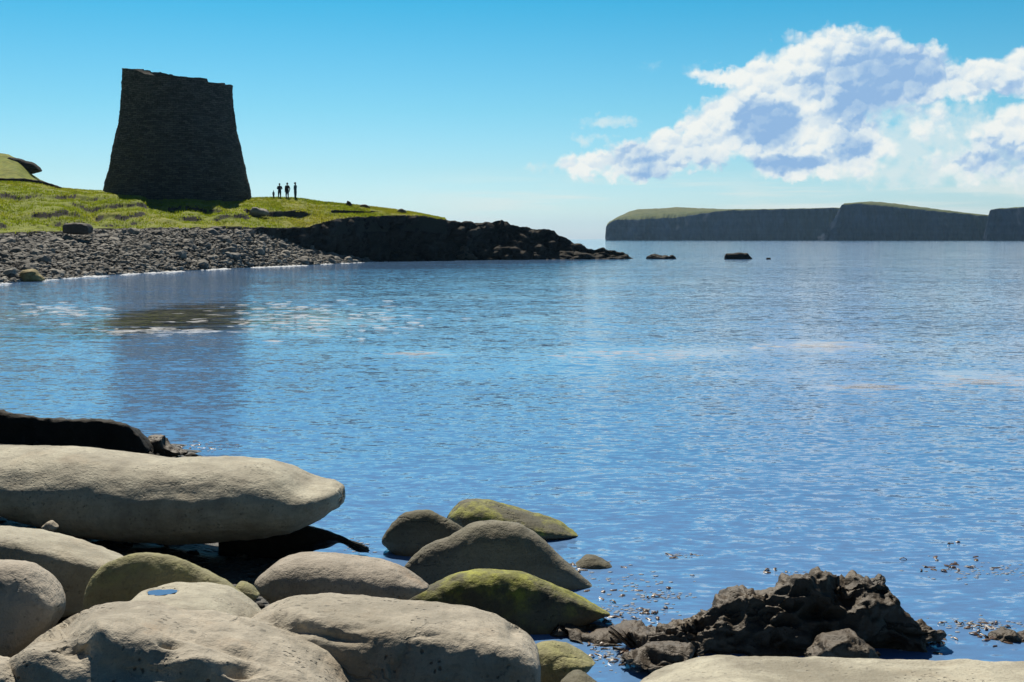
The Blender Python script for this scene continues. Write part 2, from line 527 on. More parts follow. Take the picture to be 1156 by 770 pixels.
sun = bpy.data.lights.new('sun', 'SUN')
sun.energy = 5.0; sun.angle = math.radians(.53); sun.color = (1.0, .92, .78)
so = bpy.data.objects.new('sun', sun); COL.objects.link(so)
_e, _a = math.radians(SUN_EL), math.radians(SUN_AZ)
sd = Vector((math.sin(_a) * math.cos(_e), math.cos(_a) * math.cos(_e), math.sin(_e)))
so.rotation_euler = (-sd).to_track_quat('-Z', 'Y').to_euler()
so.location = sd * 60

cam = bpy.data.cameras.new('camera'); co = bpy.data.objects.new('camera', cam); COL.objects.link(co)
co.location = tuple(CAM); co.rotation_euler = (math.pi / 2, 0, 0); cam.shift_y = -(CY - HOR) / 1156.0
cam.sensor_fit = 'HORIZONTAL'; cam.sensor_width = 36.0; cam.lens = 36.0 * F / 1156.0
cam.clip_start = .05; cam.clip_end = 40000
S.camera = co

# ------------------------------------------------------------------ water
def build_water():
    xs = np.array([-4200, -2000, -600, -150, -40, -12, 0, 12, 40, 150, 600, 2000, 4200], float)
    ys = np.array([-400, -60, -8, 0, 6, 14, 30, 70, 150, 400, 1200, 2500, 4200], float)
    v = [(x, y, 0) for y in ys for x in xs]
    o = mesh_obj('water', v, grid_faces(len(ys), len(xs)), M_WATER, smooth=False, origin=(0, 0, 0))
    tag(o, kind='structure')


build_water()

# ------------------------------------------------------------------ generic boulder
class Shape: pass


def boulder_mesh(top, bot, d, thick, n=2.6, q=5.0, p=2.4, shear=1.0, seed=0, amp=.03, freq=2.0, crag=0.0, crag_f=2.5, dents=(),
                 nu=96, nv=64, back=0.0, bk=1.0, facet=True, fine=.004, strata=0.0):
    """Rounded stone with the given silhouette, real depth `thick` (metres, half) and superelliptic sections."""
    top = [tuple(t) for t in top]; bot = [tuple(t) for t in bot]
    x0, x1 = top[0][0], top[-1][0]
    pcx = (x0 + x1) / 2; pcy = (np.mean([t[1] for t in top]) + np.mean([t[1] for t in bot])) / 2
    C = at_d(pcx, pcy, d)
    f = ray(pcx, pcy); f[0] = 0; f /= np.linalg.norm(f)
    U = np.cross(RT, f)
    tanA = -f[2] / f[1]

    def on_plane(px, py):
        r = ray(px, py); t = ((C - CAM) @ f) / (r @ f)
        Q = CAM + r * t - C
        return Q @ RT, Q @ U
    verts = []
    us = -np.cos(np.linspace(0.0, math.pi, nu))
    us = us * .55 + np.linspace(-1, 1, nu) * .45
    for u in us:
        px = pcx + u * (x1 - x0) / 2
        ty = float(smooth_interp(top, px)); by = float(smooth_interp(bot, px))
        a, vt = on_plane(px, ty); _, vb = on_plane(px, by)
        au = min(1.0, abs(u))
        r = (1 - au ** q) ** (1 / q)
        mid = (vt + vb) / 2; half = max(1e-4, (vt - vb) / 2 * r)
        B = thick * (1 - au ** p) ** (1 / p)
        k = shear * tanA * B / max(half, 1e-3)
        ph = np.linspace(0, 2 * math.pi, nv, endpoint=False)
        cs, sn = np.cos(ph), np.sin(ph)
        ss_ = np.sign(cs) * np.abs(cs) ** (2 / n); tt = np.sign(sn) * np.abs(sn) ** (2 / n)
        kk = min(k, 1.6)
        t2 = tt + kk * ss_
        t2 = t2 / np.max(np.abs(t2))
        cen = back * B
        for s_, t_ in zip(ss_, t2):
            verts.append(C + RT * a + U * (mid + half * t_) + f * (B * s_ * (bk if s_ > 0 else 1.0) + cen))
    verts = np.array(verts)
    faces = grid_faces(nu, nv, True)
    n0 = len(verts)
    verts = np.vstack([verts, verts[:nv].mean(0), verts[n0 - nv:n0].mean(0)])
    for j in range(nv):
        faces.append((n0, (j + 1) % nv, j)); b = n0 - nv
        faces.append((n0 + 1, b + j, b + (j + 1) % nv))
    me = bpy.data.meshes.new('tmp'); me.from_pydata([tuple(v) for v in verts], [], faces); me.update()
    bm = bmesh.new(); bm.from_mesh(me); bpy.data.meshes.remove(me)
    bmesh.ops.recalc_face_normals(bm, faces=bm.faces)
    bm.normal_update()
    sv = Vector((seed * 3.17, seed * 1.71, seed * .93))
    size = max(.05, thick)
    new = []
    for v in bm.verts:
        P = v.co; N = v.normal
        k = amp * size * fbm(P * (freq / size * .5) + sv, 4, .9)
        k += fine * fbm(P * 14 + sv, 3, .8)
        if crag and facet:
            for fs, fa in ((.42, 1.0), (.95, .5), (2.6, .14)):
                Q = P * (crag_f / size * fs * .5) + sv
                Q = Q + Vector(mn.turbulence_vector(Q * .7, 2, False)) * .12
                dd, pp = mn.voronoi(Vector((Q.x, Q.y, Q.z * 1.5)))
                c0 = pp[0]
                hv = mn.cell_vector(c0 * 57.3 + sv) - Vector((.5, .5, .5))
                ed_ = sstep(0, .32, dd[1] - dd[0])
                k += crag * size * fa * ((ed_ - 1) * .35 + ed_ * (mn.cell(c0 * 91.7 + sv) - .5 + 1.1 * (Vector((Q.x, Q.y, Q.z * 1.5)) - c0).dot(hv)))
        elif crag:
            w = Vector(mn.turbulence_vector(P * (crag_f / size * .5) + sv, 3, False)) * .18 * size
            c_ = mn.ridged_multi_fractal((P + w) * (crag_f / size * .45) + sv, .9, 2.1, 5, .9, 2.0)
            k += crag * size * (c_ - 1.1) * .45
            dd, _ = mn.voronoi((P + w) * (crag_f / size * .8) + sv)
            k += crag * size * .55 * (dd[1] - dd[0] - .25)
        if strata:
            k += strata * size * math.copysign(abs(math.sin(P.z * 9 / size + 2 * fbm(P * .8 / size + sv, 2))) ** .5, 1)
        new.append(P + N * k)
    for v, P in zip(bm.verts, new): v.co = P
    bm.normal_update()
    if dents:
        new = []
        for v in bm.verts:
            P = v.co.copy(); toc = (Vector(CAM) - P).normalized()
            if v.normal.dot(toc) > -.05:
                px, py = proj(np.array(P))
                k = 0.0
                for (dx, dy, rx, ry, dep, *rot) in dents:
                    ex, ey = px - dx, py - dy
                    if rot:
                        ca, sa = math.cos(math.radians(rot[0])), math.sin(math.radians(rot[0]))
                        ex, ey = ex * ca + ey * sa, -ex * sa + ey * ca
                    g_ = (ex / rx) ** 2 + (ey / ry) ** 2
                    if g_ < 9: k += dep * math.exp(-g_)
                P = P - v.normal * k
            new.append(P)
        for v, P in zip(bm.verts, new): v.co = P
        bm.normal_update()
    return bm


def boulder(name, label, cat, mat, *a, group=None, **k):
    bm = boulder_mesh(*a, **k)
    me = bpy.data.meshes.new(name); bm.to_mesh(me); bm.free()
    me.materials.append(mat)
    co_ = np.array([v.co[:] for v in me.vertices])
    org = Vector((co_[:, 0].mean(), co_[:, 1].mean(), co_[:, 2].min()))
    for v in me.vertices: v.co -= org
    me.polygons.foreach_set('use_smooth', [True] * len(me.polygons)); me.update()
    o = bpy.data.objects.new(name, me); o.location = org; COL.objects.link(o)
    return tag(o, label, cat, group)


# ------------------------------------------------------------------ foreground boulders
GB = 'boulders on the near shore'

boulder('boulder', 'longest pale boulder, lying across the shore with its tapered end over the water', 'boulder', M_SAND,
        [(-150, 505), (-60, 500), (0, 501), (47, 502), (91, 504.5), (145, 510), (182, 512.5), (225, 513.6), (262, 514.7), (291, 518), (320, 527), (349, 538), (372, 541), (388, 546)],
        [(-150, 560), (-60, 565), (0, 576), (54, 592), (109, 606), (174, 614), (236, 614), (291, 608), (338, 598), (363, 588), (381, 576), (388, 574)],
        8.7, .62, n=2.3, q=16, p=3.2, seed=1, amp=.05, freq=1.5, nu=170, nv=100, group=GB, shear=.7,
        dents=[(352, 548, 22, 9, .035), (200, 555, 60, 10, .02), (20, 540, 60, 14, .03)])

boulder('boulder', 'broad pitted boulder in the bottom left corner with a dark hollow in its front', 'boulder', M_SAND2,
        [(22, 712), (31, 702), (47, 692), (73, 678), (99, 671), (140, 670), (200, 681), (240, 689), (271, 697), (336, 714), (374, 733), (389, 750), (399, 775)],
        [(22, 800), (60, 880), (140, 930), (270, 950), (350, 930), (385, 900), (399, 850)],
        4.7, 0.32, n=6, q=5, p=4, seed=2, bk=1.3, amp=.07, freq=1.8, nu=300, nv=190, group=GB, shear=1.1,
        dents=[(78, 722, 26, 22, .085), (150, 752, 55, 22, .06), (191, 722.5, 12, 4.2, .05, 10), (270, 756, 17, 5, .05, 8), (228, 770, 40, 11, .05), (150, 697, 16, 2.6, .022, 24), (182, 709, 22, 2.4, .022, 18), (222, 722, 26, 2.4, .020, 16), (268, 738, 26, 2.4, .018, 18),
               (118, 690, 14, 3, .012, -20), (112, 712, 12, 12, -.03), (215, 745, 25, 6, -.02)])

boulder('boulder', 'blunt pale boulder at the bottom centre with a flat top and dark pitted front', 'boulder', M_SAND2,
        [(268, 690), (280, 679), (298, 671), (328, 664.7), (374, 665.5), (450, 672), (526, 682), (565, 691), (591, 701), (605, 712), (610, 724)],
        [(268, 760), (300, 830), (374, 880), (450, 900), (526, 890), (591, 860), (610, 830)],
        5.2, 0.27, n=7, q=6, p=4.5, seed=3, bk=1.6, amp=.05, freq=1.7, nu=280, nv=170, group=GB, shear=1.15,
        dents=[(330, 705, 26, 9, .04, 15), (380, 717, 30, 7, .03, 12), (312, 697, 12, 5, .03), (480, 716, 20, 4, .015), (578, 712, 9, 7, .03), (405, 708, 10, 4, .012)])

boulder('boulder', 'pale flat slab along the bottom right edge in front of the black crag', 'boulder', M_SAND,
        [(716, 780), (722, 768), (743, 752), (767, 743), (791, 736.5), (819, 733.4), (875, 734.6), (938, 735.4), (1018, 738), (1080, 738), (1156, 740), (1300, 748), (1360, 760)],
        [(716, 810), (743, 850), (800, 900), (938, 930), (1080, 940), (1300, 930), (1360, 880)],
        4.6, 0.4, n=6, q=6, p=4, seed=4, amp=.035, freq=2.2, nu=200, nv=110, group=GB, shear=1.1,
        dents=[(790, 752, 14, 2, .012), (960, 757, 40, 3, .014), (1060, 750, 30, 2, .012), (880, 762, 40, 6, .02)])

boulder('boulder', 'smooth rounded grey boulder cut off by the left edge below the wedge slab', 'boulder', M_WARM,
        [(-90, 640), (-40, 632), (0, 631), (21, 632), (39, 637.5), (54, 650), (63, 664), (66, 672)],
        [(-90, 760), (-40, 775), (0, 760), (23, 748), (45, 735), (60, 716), (66, 700)],
        5.3, 0.14, n=2.6, q=3.2, p=2.6, seed=5, bk=2.5, amp=.03, group=GB, nu=120, nv=90)

boulder('boulder', 'pale wedge slab at the left edge between the longest boulder and the round grey one', 'boulder', M_SAND,
        [(-140, 590), (-60, 590), (0, 593), (52, 602.5), (99, 617), (128, 625), (141, 631)],
        [(-140, 690), (-60, 700), (0, 705), (52, 700), (99, 695), (128, 688), (141, 680)],
        6.4, 0.17, n=7, q=6, p=3.4, seed=6, bk=2.4, amp=.03, group=GB, nu=120, nv=90, shear=1.2)

boulder('boulder', 'greenish curved boulder tapering to the right behind the pale stone with a puddle', 'boulder', M_SANDG,
        [(96, 668), (100, 653), (112, 637.5), (135, 627), (161, 623), (187, 626), (221, 639), (249, 653), (273, 669), (286, 683)],
        [(96, 690), (112, 712), (161, 730), (221, 725), (249, 712), (273, 700), (286, 692)],
        5.9, 0.08, n=2.4, q=4, p=2.6, seed=7, bk=3.5, amp=.04, group=GB, nu=120, nv=80, shear=.7)

PSTONE = boulder('boulder', 'low pale flat-topped stone carrying a small blue puddle', 'boulder', M_SAND,
        [(134, 672), (142, 664), (156, 658), (182, 654), (208, 654.5), (234, 659), (260, 671), (280, 687), (290, 699)],
        [(134, 730), (182, 760), (234, 760), (280, 745), (290, 730)],
        5.35, .46, n=3.6, q=5, p=3, seed=8, amp=.02, group=GB, nu=130, nv=110, shear=1.25, dents=[(183, 667, 18, 4.2, .012)])

boulder('boulder', 'cigar-shaped pale brown stone behind the blunt boulder, dark at its left end', 'boulder', M_WARM,
        [(289, 648), (302, 637), (325, 625), (344, 621.7), (412, 628), (450, 637), (472, 648), (484, 657)],
        [(289, 668), (325, 690), (405, 692), (450, 684), (472, 674), (484, 668)],
        6.7, 0.22, n=2.5, q=4, p=2.8, seed=9, amp=.03, group=GB, nu=120, nv=80)

boulder('boulder', 'dark humped boulder at the water edge behind the domed one', 'boulder', M_OLIVE,
        [(431, 605), (436, 597), (443, 588), (459, 577), (480, 575), (498, 582), (518, 591), (535, 598)],
        [(431, 618), (449, 630), (480, 640), (518, 636), (535, 625)],
        9.1, 0.12, n=2.5, q=3.5, seed=10, shear=0.4, bk=2.5, amp=.06, group=GB)

boulder('boulder', 'yellow-green algae stone sloping down into the water, farthest of the cluster', 'boulder', M_MOSS,
        [(506, 578), (513, 569), (522, 563), (546, 562), (574, 569), (601, 578), (629, 587), (646, 596), (654, 602)],
        [(506, 592), (530, 606), (574, 612), (622, 611), (646, 608), (654, 606)],
        9.7, .30, n=2.4, q=4, seed=11, amp=.05, group=GB, nu=110, nv=70)

boulder('boulder', 'large smooth domed boulder with a dark front, at the centre of the water edge', 'boulder', M_DOME,
        [(455, 636), (477, 616), (511, 602), (532, 591), (553, 587), (581, 589), (601, 599), (629, 623), (657, 647), (676, 664)],
        [(455, 652), (477, 672), (532, 690), (601, 690), (640, 682), (667, 675), (676, 671)],
        8.3, 0.2, n=2.8, q=5, p=2.4, seed=12, bk=2.2, amp=.05, group=GB, nu=130, nv=90, shear=0.3)

boulder('boulder', 'ridged dark boulder with a lime green algae crest beside the water', 'boulder', M_MOSS,
        [(455, 675), (463, 668), (494, 654), (525, 644), (546, 642), (588, 645), (622, 657), (657, 673), (689, 691)],
        [(455, 700), (494, 725), (546, 738), (608, 734), (640, 715), (674, 700), (689, 697)],
        7.4, 0.17, n=3, q=5, p=2.4, seed=13, bk=2.2, amp=.05, group=GB, nu=130, nv=90, shear=0.6)

boulder('boulder', 'small olive stone wedged right of the blunt boulder', 'boulder', M_SANDG,
        [(600, 730), (608, 724), (622, 722), (650, 730), (664, 738), (672, 745)],
        [(600, 760), (622, 778), (650, 768), (664, 758), (672, 752)], 6.3, .17, n=2.6, q=4, seed=14, amp=.06, group=GB, nu=70, nv=56)
boulder('boulder', 'tiny dark stone at the bottom edge beside the small olive stone', 'boulder', M_OLIVE,
        [(630, 768), (640, 762), (653, 757), (664, 761), (678, 770)], [(630, 790), (653, 800), (678, 788)], 5.9, .10, q=4, seed=15, amp=.08, group=GB, nu=60, nv=44)
boulder('boulder', 'small half-submerged stone alone in the water right of the domed boulder', 'boulder', M_OLIVE,
        [(648, 636), (656, 629), (668, 626), (680, 630), (693, 638)], [(648, 645), (668, 652), (693, 645)], 8.75, .12, q=3.5, seed=16, amp=.08, group=GB, nu=60, nv=44)
boulder('boulder', 'mottled grey stone in the very corner at the bottom left', 'boulder', M_SAND2,
        [(-40, 745), (-10, 741), (8, 744), (20, 752), (31, 768)], [(-40, 800), (0, 815), (31, 790)], 4.5, .12, q=4, seed=17, amp=.08, group=GB, nu=60, nv=44)

boulder('rock_ledge', 'black flat ledge rising from the water behind the longest boulder', 'rock', M_BLACK,
        [(-160, 452), (-60, 458), (0, 462.7), (36, 467), (58, 472), (109, 472.5), (145, 477), (160, 487), (171, 505)],
        [(-160, 545), (0, 540), (109, 534), (160, 524), (171, 516)],
        12.6, 0.22, n=5, q=8, p=4, seed=20, bk=2.0, amp=.06, crag=.10, crag_f=3, nu=150, nv=70, shear=-1.0)
boulder('rock', 'small brown rock at the tip of the black ledge', 'rock', M_CRAG,
        [(163, 494), (174, 488), (186, 490), (192, 499), (208, 504), (213, 511)], [(163, 516), (186, 520), (213, 516)], 12.9, .16, q=4, seed=21, amp=.1, crag=.25, nu=60, nv=48)
boulder('rock_ledge', 'thin black shelf poking out from under the longest boulder', 'rock', M_BLACK,
        [(250, 585), (320, 588), (356, 594), (378, 600), (400, 609), (417, 617)],
        [(250, 640), (320, 636), (356, 622), (381, 616), (400, 622), (417, 626)],
        8.9, .2, n=3, q=24, p=4, seed=22, amp=.04, crag=.04, nu=110, nv=60, shear=-.5)
boulder('pebble', 'small round grey pebble in the dark gap under the longest boulder', 'pebble', M_SAND2,
        [(48, 592), (57, 587), (66, 592)], [(48, 598), (57, 604), (66, 598)], 7.9, .05, q=2.2, seed=23, nu=32, nv=28)
boulder('pebble', 'yellowish pebble beside the cigar-shaped stone', 'pebble', M_SANDG,
        [(262, 664), (272, 656), (284, 660), (293, 668)], [(262, 676), (276, 684), (293, 676)], 6.2, .07, q=2.6, seed=24, nu=40, nv=32)

boulder('sea_rock', 'largest jagged black crag with two summits, standing in the shallows', 'rock', M_CRAG,
        [(690, 728), (704, 716), (739, 697), (779, 685), (811, 671), (843, 660), (875, 658), (890, 648), (914, 638), (938, 643), (954, 650), (970, 644), (998, 646), (1010, 657), (1018, 671), (1036, 687), (1064, 705)],
        [(690, 745), (739, 766), (811, 772), (900, 772), (970, 765), (1036, 745), (1064, 722)],
        7.0, 0.2, n=2.2, q=7, p=2.6, seed=31, shear=0.2, bk=2.6, amp=.08, crag=.42, crag_f=3.2, nu=240, nv=140, fine=.01,
        dents=[(955, 665, 14, 30, .06), (860, 690, 30, 20, .04), (780, 705, 14, 26, .05)])
boulder('sea_rock', 'low dark rock with a lit edge at the foot of the black crag', 'rock', M_CRAG,
        [(908, 728), (926, 713), (945, 707), (962, 705), (978, 715), (990, 728)], [(908, 750), (945, 765), (990, 750)], 6.6, .16, q=4, seed=32, amp=.08, crag=.2, nu=80, nv=60)
boulder('sea_rock', 'brown weedy rock at the left foot of the black crag', 'rock', M_CRAG,
        [(700, 738), (710, 729), (724, 721), (747, 713), (775, 714), (792, 728)], [(700, 752), (727, 766), (770, 768), (792, 755)], 6.65, .2, q=4, seed=33, amp=.1, crag=.25, nu=90, nv=60)
boulder('sea_rock', 'flat wet rock between the lime crested boulder and the black crag', 'rock', M_CRAG,
        [(632, 715), (644, 704), (668, 698), (690, 698), (712, 699), (730, 706)], [(632, 726), (668, 738), (700, 738), (730, 728)], 7.2, .22, q=5, seed=34, amp=.08, crag=.2, nu=90, nv=60)
boulder('sea_rock', 'small weedy rock alone in the water at the right edge', 'rock', M_CRAG,
        [(1112, 716), (1122, 706), (1136, 702), (1146, 711), (1170, 712), (1186, 719)], [(1112, 726), (1136, 736), (1186, 728)], 7.15, .11, q=4, seed=35, amp=.1, crag=.35, nu=80, nv=56)


# ------------------------------------------------------------------ puddle on the pale stone
def build_puddle():
    bpy.context.view_layer.update()
    org = Vector(CAM) - PSTONE.location; dr = Vector(ray(183, 667)).normalized()
    hit, loc, nor, idx = PSTONE.ray_cast(org, dr)
    c = np.array(loc + PSTONE.location) - np.array((0, 0, .006))
    lc = Vector(c) - PSTONE.location                # a shallow level basin worn into the stone
    for v in PSTONE.data.vertices:
        if v.normal.z < .1: continue
        e = math.hypot((v.co.x - lc.x) / .075, (v.co.y - lc.y) / .066)
        w_ = 1 - sstep(.95, 1.9, e)
        if w_ > 0: v.co.z += w_ * (lc.z + (-.006 if e < .9 else .004) - v.co.z)
    PSTONE.data.update()
    n = 40; v = [tuple(c)]
    for i in range(n):
        a = 2 * math.pi * i / n
        r = 1 + .14 * math.sin(2 * a + 1) + .09 * math.sin(3 * a) + .05 * math.sin(7 * a)
        v.append((c[0] + .060 * r * math.cos(a), c[1] + .052 * r * math.sin(a), c[2]))
    m, g, b = new_mat('puddle_water')
    b.inputs['Base Color'].default_value = (.10, .19, .36, 1); b.inputs['Roughness'].default_value = .03; b.inputs['IOR'].default_value = 1.333
    g.put(b.inputs['Normal'], g.bump(g.noise(g.coord(), 40, 2), .1, .005))
    o = mesh_obj('puddle', v, [(0, 1 + i, 1 + (i + 1) % n) for i in range(n)], m, origin=c)
    tag(o, 'small blue puddle of water on top of a low pale stone', 'puddle')


PUDDLE = build_puddle()

# ------------------------------------------------------------------ near shore ground
LINE = [(-9, 15.5), (-3.6, 13.9), (-2.2, 10.2), (-1.5, 9.0), (-.9, 8.2), (-.2, 7.4), (.15, 6.8), (.22, 6.2), (.7, 5.7), (2.5, 5.5), (9, 5.3)]


def shore_h(x, y):
    best, sg = 1e9, 1
    for (ax, ay), (bx, by) in zip(LINE[:-1], LINE[1:]):
        ex, ey = bx - ax, by - ay
        t = max(0, min(1, ((x - ax) * ex + (y - ay) * ey) / (ex * ex + ey * ey)))
        qx, qy = x - ax - t * ex, y - ay - t * ey
        dd = math.hypot(qx, qy)
        if dd < best - 1e-9: best, sg = dd, (1 if ex * qy - ey * qx < 0 else -1)
    return best * sg


def build_shore():
    xs = np.linspace(-9, 8, 150); ys = np.linspace(-3, 16.5, 160)
    v = []
    for y in ys:
        for x in xs:
            s = shore_h(x, y)
            z = (s * .13 if s > 0 else s * .22)
            z = min(z, .55 + .02 * s) + .05 * fbm((x * 1.5, y * 1.5, 0), 4)
            v.append((x, y, z))
    o = mesh_obj('shore', v, grid_faces(len(ys), len(xs)), M_SHORE, origin=(0, 0, 0))
    tag(o, kind='structure')


build_shore()


# ------------------------------------------------------------------ small stones
def ico_rock(seed, flat=.6, sub=2, ang=.25):
    bm = bmesh.new(); bmesh.ops.create_icosphere(bm, subdivisions=sub, radius=1)
    sv = Vector((seed * 1.3, seed * 2.1, seed * .7))
    for v in bm.verts:
        P = v.co.copy()
        k = 1 + ang * 1.4 * fbm(P * 1.1 + sv, 3)
        dd, _ = mn.voronoi(P * 1.2 + sv)
        k += ang * .5 * (dd[0] - .5)
        v.co = Vector((P.x * k, P.y * k * .85, P.z * k * flat))
    va = np.array([v.co[:] for v in bm.verts]); fa = np.array([[x.index for x in f.verts] for f in bm.faces])
    bm.free()
    return va, fa


ROCKS = [ico_rock(i, .45 + .3 * random.random(), 2, .3) for i in range(14)]


def scatter_mesh(items, rocks):
    """items: (x,y,z,scale,rotz,tilt,kind) -> one vertex/face array"""
    VV, FF, n = [], [], 0
    for (x, y, z, s, rz, tl, k) in items:
        va, fa = rocks[k % len(rocks)]
        c, s_ = math.cos(rz), math.sin(rz)
        R = np.array([[c, -s_, 0], [s_, c, 0], [0, 0, 1]])
        ct, st = math.cos(tl), math.sin(tl)
        R = R @ np.array([[1, 0, 0], [0, ct, -st], [0, st, ct]])
        VV.append(va @ R.T * s + np.array([x, y, z])); FF.append(fa + n); n += len(va)
    return np.vstack(VV), np.vstack(FF).tolist()


def near_pebbles():
    it = []
    tries = 0
    while len(it) < 1500 and tries < 20000:
        tries += 1
        x = random.uniform(-5, 3.5); y = random.uniform(3.6, 13)
        s = shore_h(x, y)
        if s < -.25 or s > 2.6: continue
        z = (s * .13 if s > 0 else s * .22); z = min(z, .55 + .02 * s)
        r = .02 + .06 * random.random() ** 2.5
        it.append((x, y, z + r * .25, r, random.random() * 6.28, random.uniform(-.3, .3), random.randrange(14)))
    v, f = scatter_mesh(it, ROCKS)
    mi = [0 if random.random() < .8 else 1 for _ in it]
    per = len(ROCKS[0][1])
    idx = [mi[i // per] for i in range(len(f))]
    o = mesh_obj('pebbles', v, f, [M_BLACK, M_CRAG], origin=(0, 0, 0), mat_idx=idx)
    tag(o, 'dark wet pebbles filling the gaps between the near boulders', 'pebbles', kind='stuff')


near_pebbles()

# ------------------------------------------------------------------ far land, described per sight column
WL = [(-420, 350), (-200, 336), (0, 320), (60, 315), (130, 310), (200, 306), (260, 303), (330, 300), (390, 297), (440, 294.5), (500, 293.4), (720, 292.5)]
BT = [(-420, 275), (-100, 268), (0, 265.5), (50, 264), (100, 262), (150, 259), (200, 258.5), (266, 258.5), (282, 260), (310, 267), (340, 277), (380, 286.5), (410, 291.5), (440, 294)]
BANK = [(-420, 272), (-100, 266), (0, 264), (50, 262), (100, 260), (150, 257.5), (200, 257), (266, 257), (282, 256.5), (342, 257), (360, 252), (380, 247), (410, 244.5), (440, 243.5), (470, 243.6), (487, 245.5), (505, 248)]
BD = [(-420, 72), (-100, 84), (0, 89), (150, 98), (270, 106), (285, 109.6), (340, 117.2), (400, 124.6), (440, 129), (505, 131.5)]
CR = [(-420, 200), (-100, 205), (0, 205), (40, 207), (68, 212.5), (118, 216), (200, 219), (282, 223.5), (310, 223), (330, 223.5), (361, 227.5), (400, 231.5), (440, 236), (470, 240.5), (487, 244), (505, 247.5)]
CD = [(-420, 118), (0, 124), (118, 128), (283, 129), (330, 129), (440, 134), (505, 136)]


def land_point(px, t):
    """t in 0..1 from the beach top to the skyline"""
    d0 = float(interp(BD, px)); d1 = float(interp(CD, px))
    r0 = float(smooth_interp(BANK, px)); r1 = float(smooth_interp(CR, px))
    d = d0 + (d1 - d0) * t
    z0, z1 = zrow(px, r0, d0), zrow(px, r1, d1)
    # gentle terraces with short steep banks
    nz = fbm((px * .012, 3.3, 0), 3) * .10
    tt = t
    for (c, wdt, hgt, lo, hi) in ((.22, .012, .12, 40, 300), (.42, .012, .13, 90, 250), (.36, .012, .20, 255, 430), (.63, .014, .10, -100, 130), (.10, .012, .09, -50, 180)):
        c2 = c + nz + .05 * fbm((px * .05, c * 20, 0), 2)
        k = sstep(lo - 30, lo + 10, px) * (1 - sstep(hi - 20, hi + 30, px)) * sstep(-.25, .2, fbm((px * .025, c * 31, 7), 2) + .15)
        s = 1 / (1 + math.exp(-(t - c2) / (wdt * .35)))
        tt += k * hgt * (s - t)
    z = z0 + (z1 - z0) * (tt ** .92 if tt > 0 else tt)
    return d, z


def build_land():
    pxs = np.arange(-420, 506, 2.2); nt = 150
    v = []
    rows = []
    ts = np.linspace(0, 1, nt)
    for px in pxs:
        col = []
        d0 = float(interp(BD, px))
        z0 = zrow(px, float(smooth_interp(BANK, px)), d0)
        col.append((d0 - 1.2, z0 - 1.6))
        col.append((d0 - .45, z0 - .75))
        col.append((d0 - .12, z0 - .15))
        for t in ts:
            col.append(land_point(px, t))
        dC, zC = land_point(px, 1.0)
        for dd, dz in ((1.5, -.02), (4, -.08), (9, -.2), (16, -.5), (26, -2.0), (40, -4.5), (60, -10)):
            col.append((dC + dd, zC + dz))
        for (d, z) in col:
            x = xcol(px, d)
            fade = 1.0
            nn = .14 * fbm((x * .35, d * .35, 0), 5) + .07 * fbm((x * 1.3, d * 1.3, 4), 4)
            rows.append((x, d, z + nn))
    nr = len(pxs); nc = len(col)
    o = mesh_obj('terrain', rows, grid_faces(nr, nc), [M_GRASS], origin=(0, 0, 0))
    # exposed peat on steep faces
    o.data.materials.append(M_BANK)
    idx = [1 if (p.normal.z if p.normal.z > 0 else -p.normal.z) < .72 else 0 for p in o.data.polygons]
    o.data.polygons.foreach_set('material_index', idx)
    if o.data.polygons[200].normal.z < 0:
        o.data.flip_normals()
    tag(o, kind='structure')
    return o


build_land()


def build_grass():
    VV, FF = [], []
    n = 0
    for i in range(26000):
        px = random.uniform(-60, 500)
        t = random.random() ** .8
        if random.random() < .12: t = 1.0 + random.uniform(-.02, .01)
        d, z = land_point(px, min(t, 1))
        if t < .98 and (land_point(px, t + .012)[1] - z) / max(.02, land_point(px, t + .012)[0] - d) > .55: continue
        d += random.uniform(-.3, .3)
        x = xcol(px, d)
        if (x - TC[0]) ** 2 + (d - TC[1]) ** 2 < 7.6 ** 2: continue
        for b in range(3):
            h = random.uniform(.05, .15); w = random.uniform(.03, .07); a = random.random() * 3.14
            ox, oy = random.uniform(-.25, .25), random.uniform(-.25, .25)
            lx, ly = random.uniform(-.1, .1), random.uniform(-.1, .1)
            dx, dy = w * math.cos(a), w * math.sin(a)
            VV += [(x + ox - dx, d + oy - dy, z - .06), (x + ox + dx, d + oy + dy, z - .06), (x + ox + lx, d + oy + ly, z + h)]
            FF.append((n, n + 1, n + 2)); n += 3
    o = mesh_obj('grass', VV, FF, M_BLADE, origin=(0, 0, 0), smooth=False)
    tag(o, 'rough green grass growing on the slope around the tower', 'grass', kind='stuff')


TD = 128.0
TC = (xcol(200.8, TD), TD)
build_grass()


def build_beach():
    pxs = np.arange(-420, 446, 4.0)
    rows = []
    for px in pxs:
        P0 = at_z(px, float(smooth_interp(WL, px)), 0.0)
        dw = P0[1]
        d1 = max(dw + 1.0, float(interp(BD, px)))
        z1 = zrow(px, float(smooth_interp(BT, px)), d1)
        col = [(dw - 12, -1.4), (dw - 4, -.45)]
        for t in np.linspace(0, 1, 26): col.append((dw + (d1 - dw) * t, z1 * (t ** .85)))
        col.append((d1 + 3, z1 + .1))
        for (d, z) in col:
            x = xcol(px, d)
            rows.append((x, d, z - .12 + .12 * fbm((x * .5, d * .5, 2), 4)))
    o = mesh_obj('beach', rows, grid_faces(len(pxs), len(col)), M_BASE, origin=(0, 0, 0))
    tag(o, kind='structure')


build_beach()


def beach_pos(px, t):
    dw = at_z(px, float(smooth_interp(WL, px)), 0.0)[1]
    d1 = max(dw + 1.0, float(interp(BD, px)))
    z1 = zrow(px, float(smooth_interp(BT, px)), d1)
    d = dw + (d1 - dw) * t
    return xcol(px, d), d, z1 * (t ** .85)


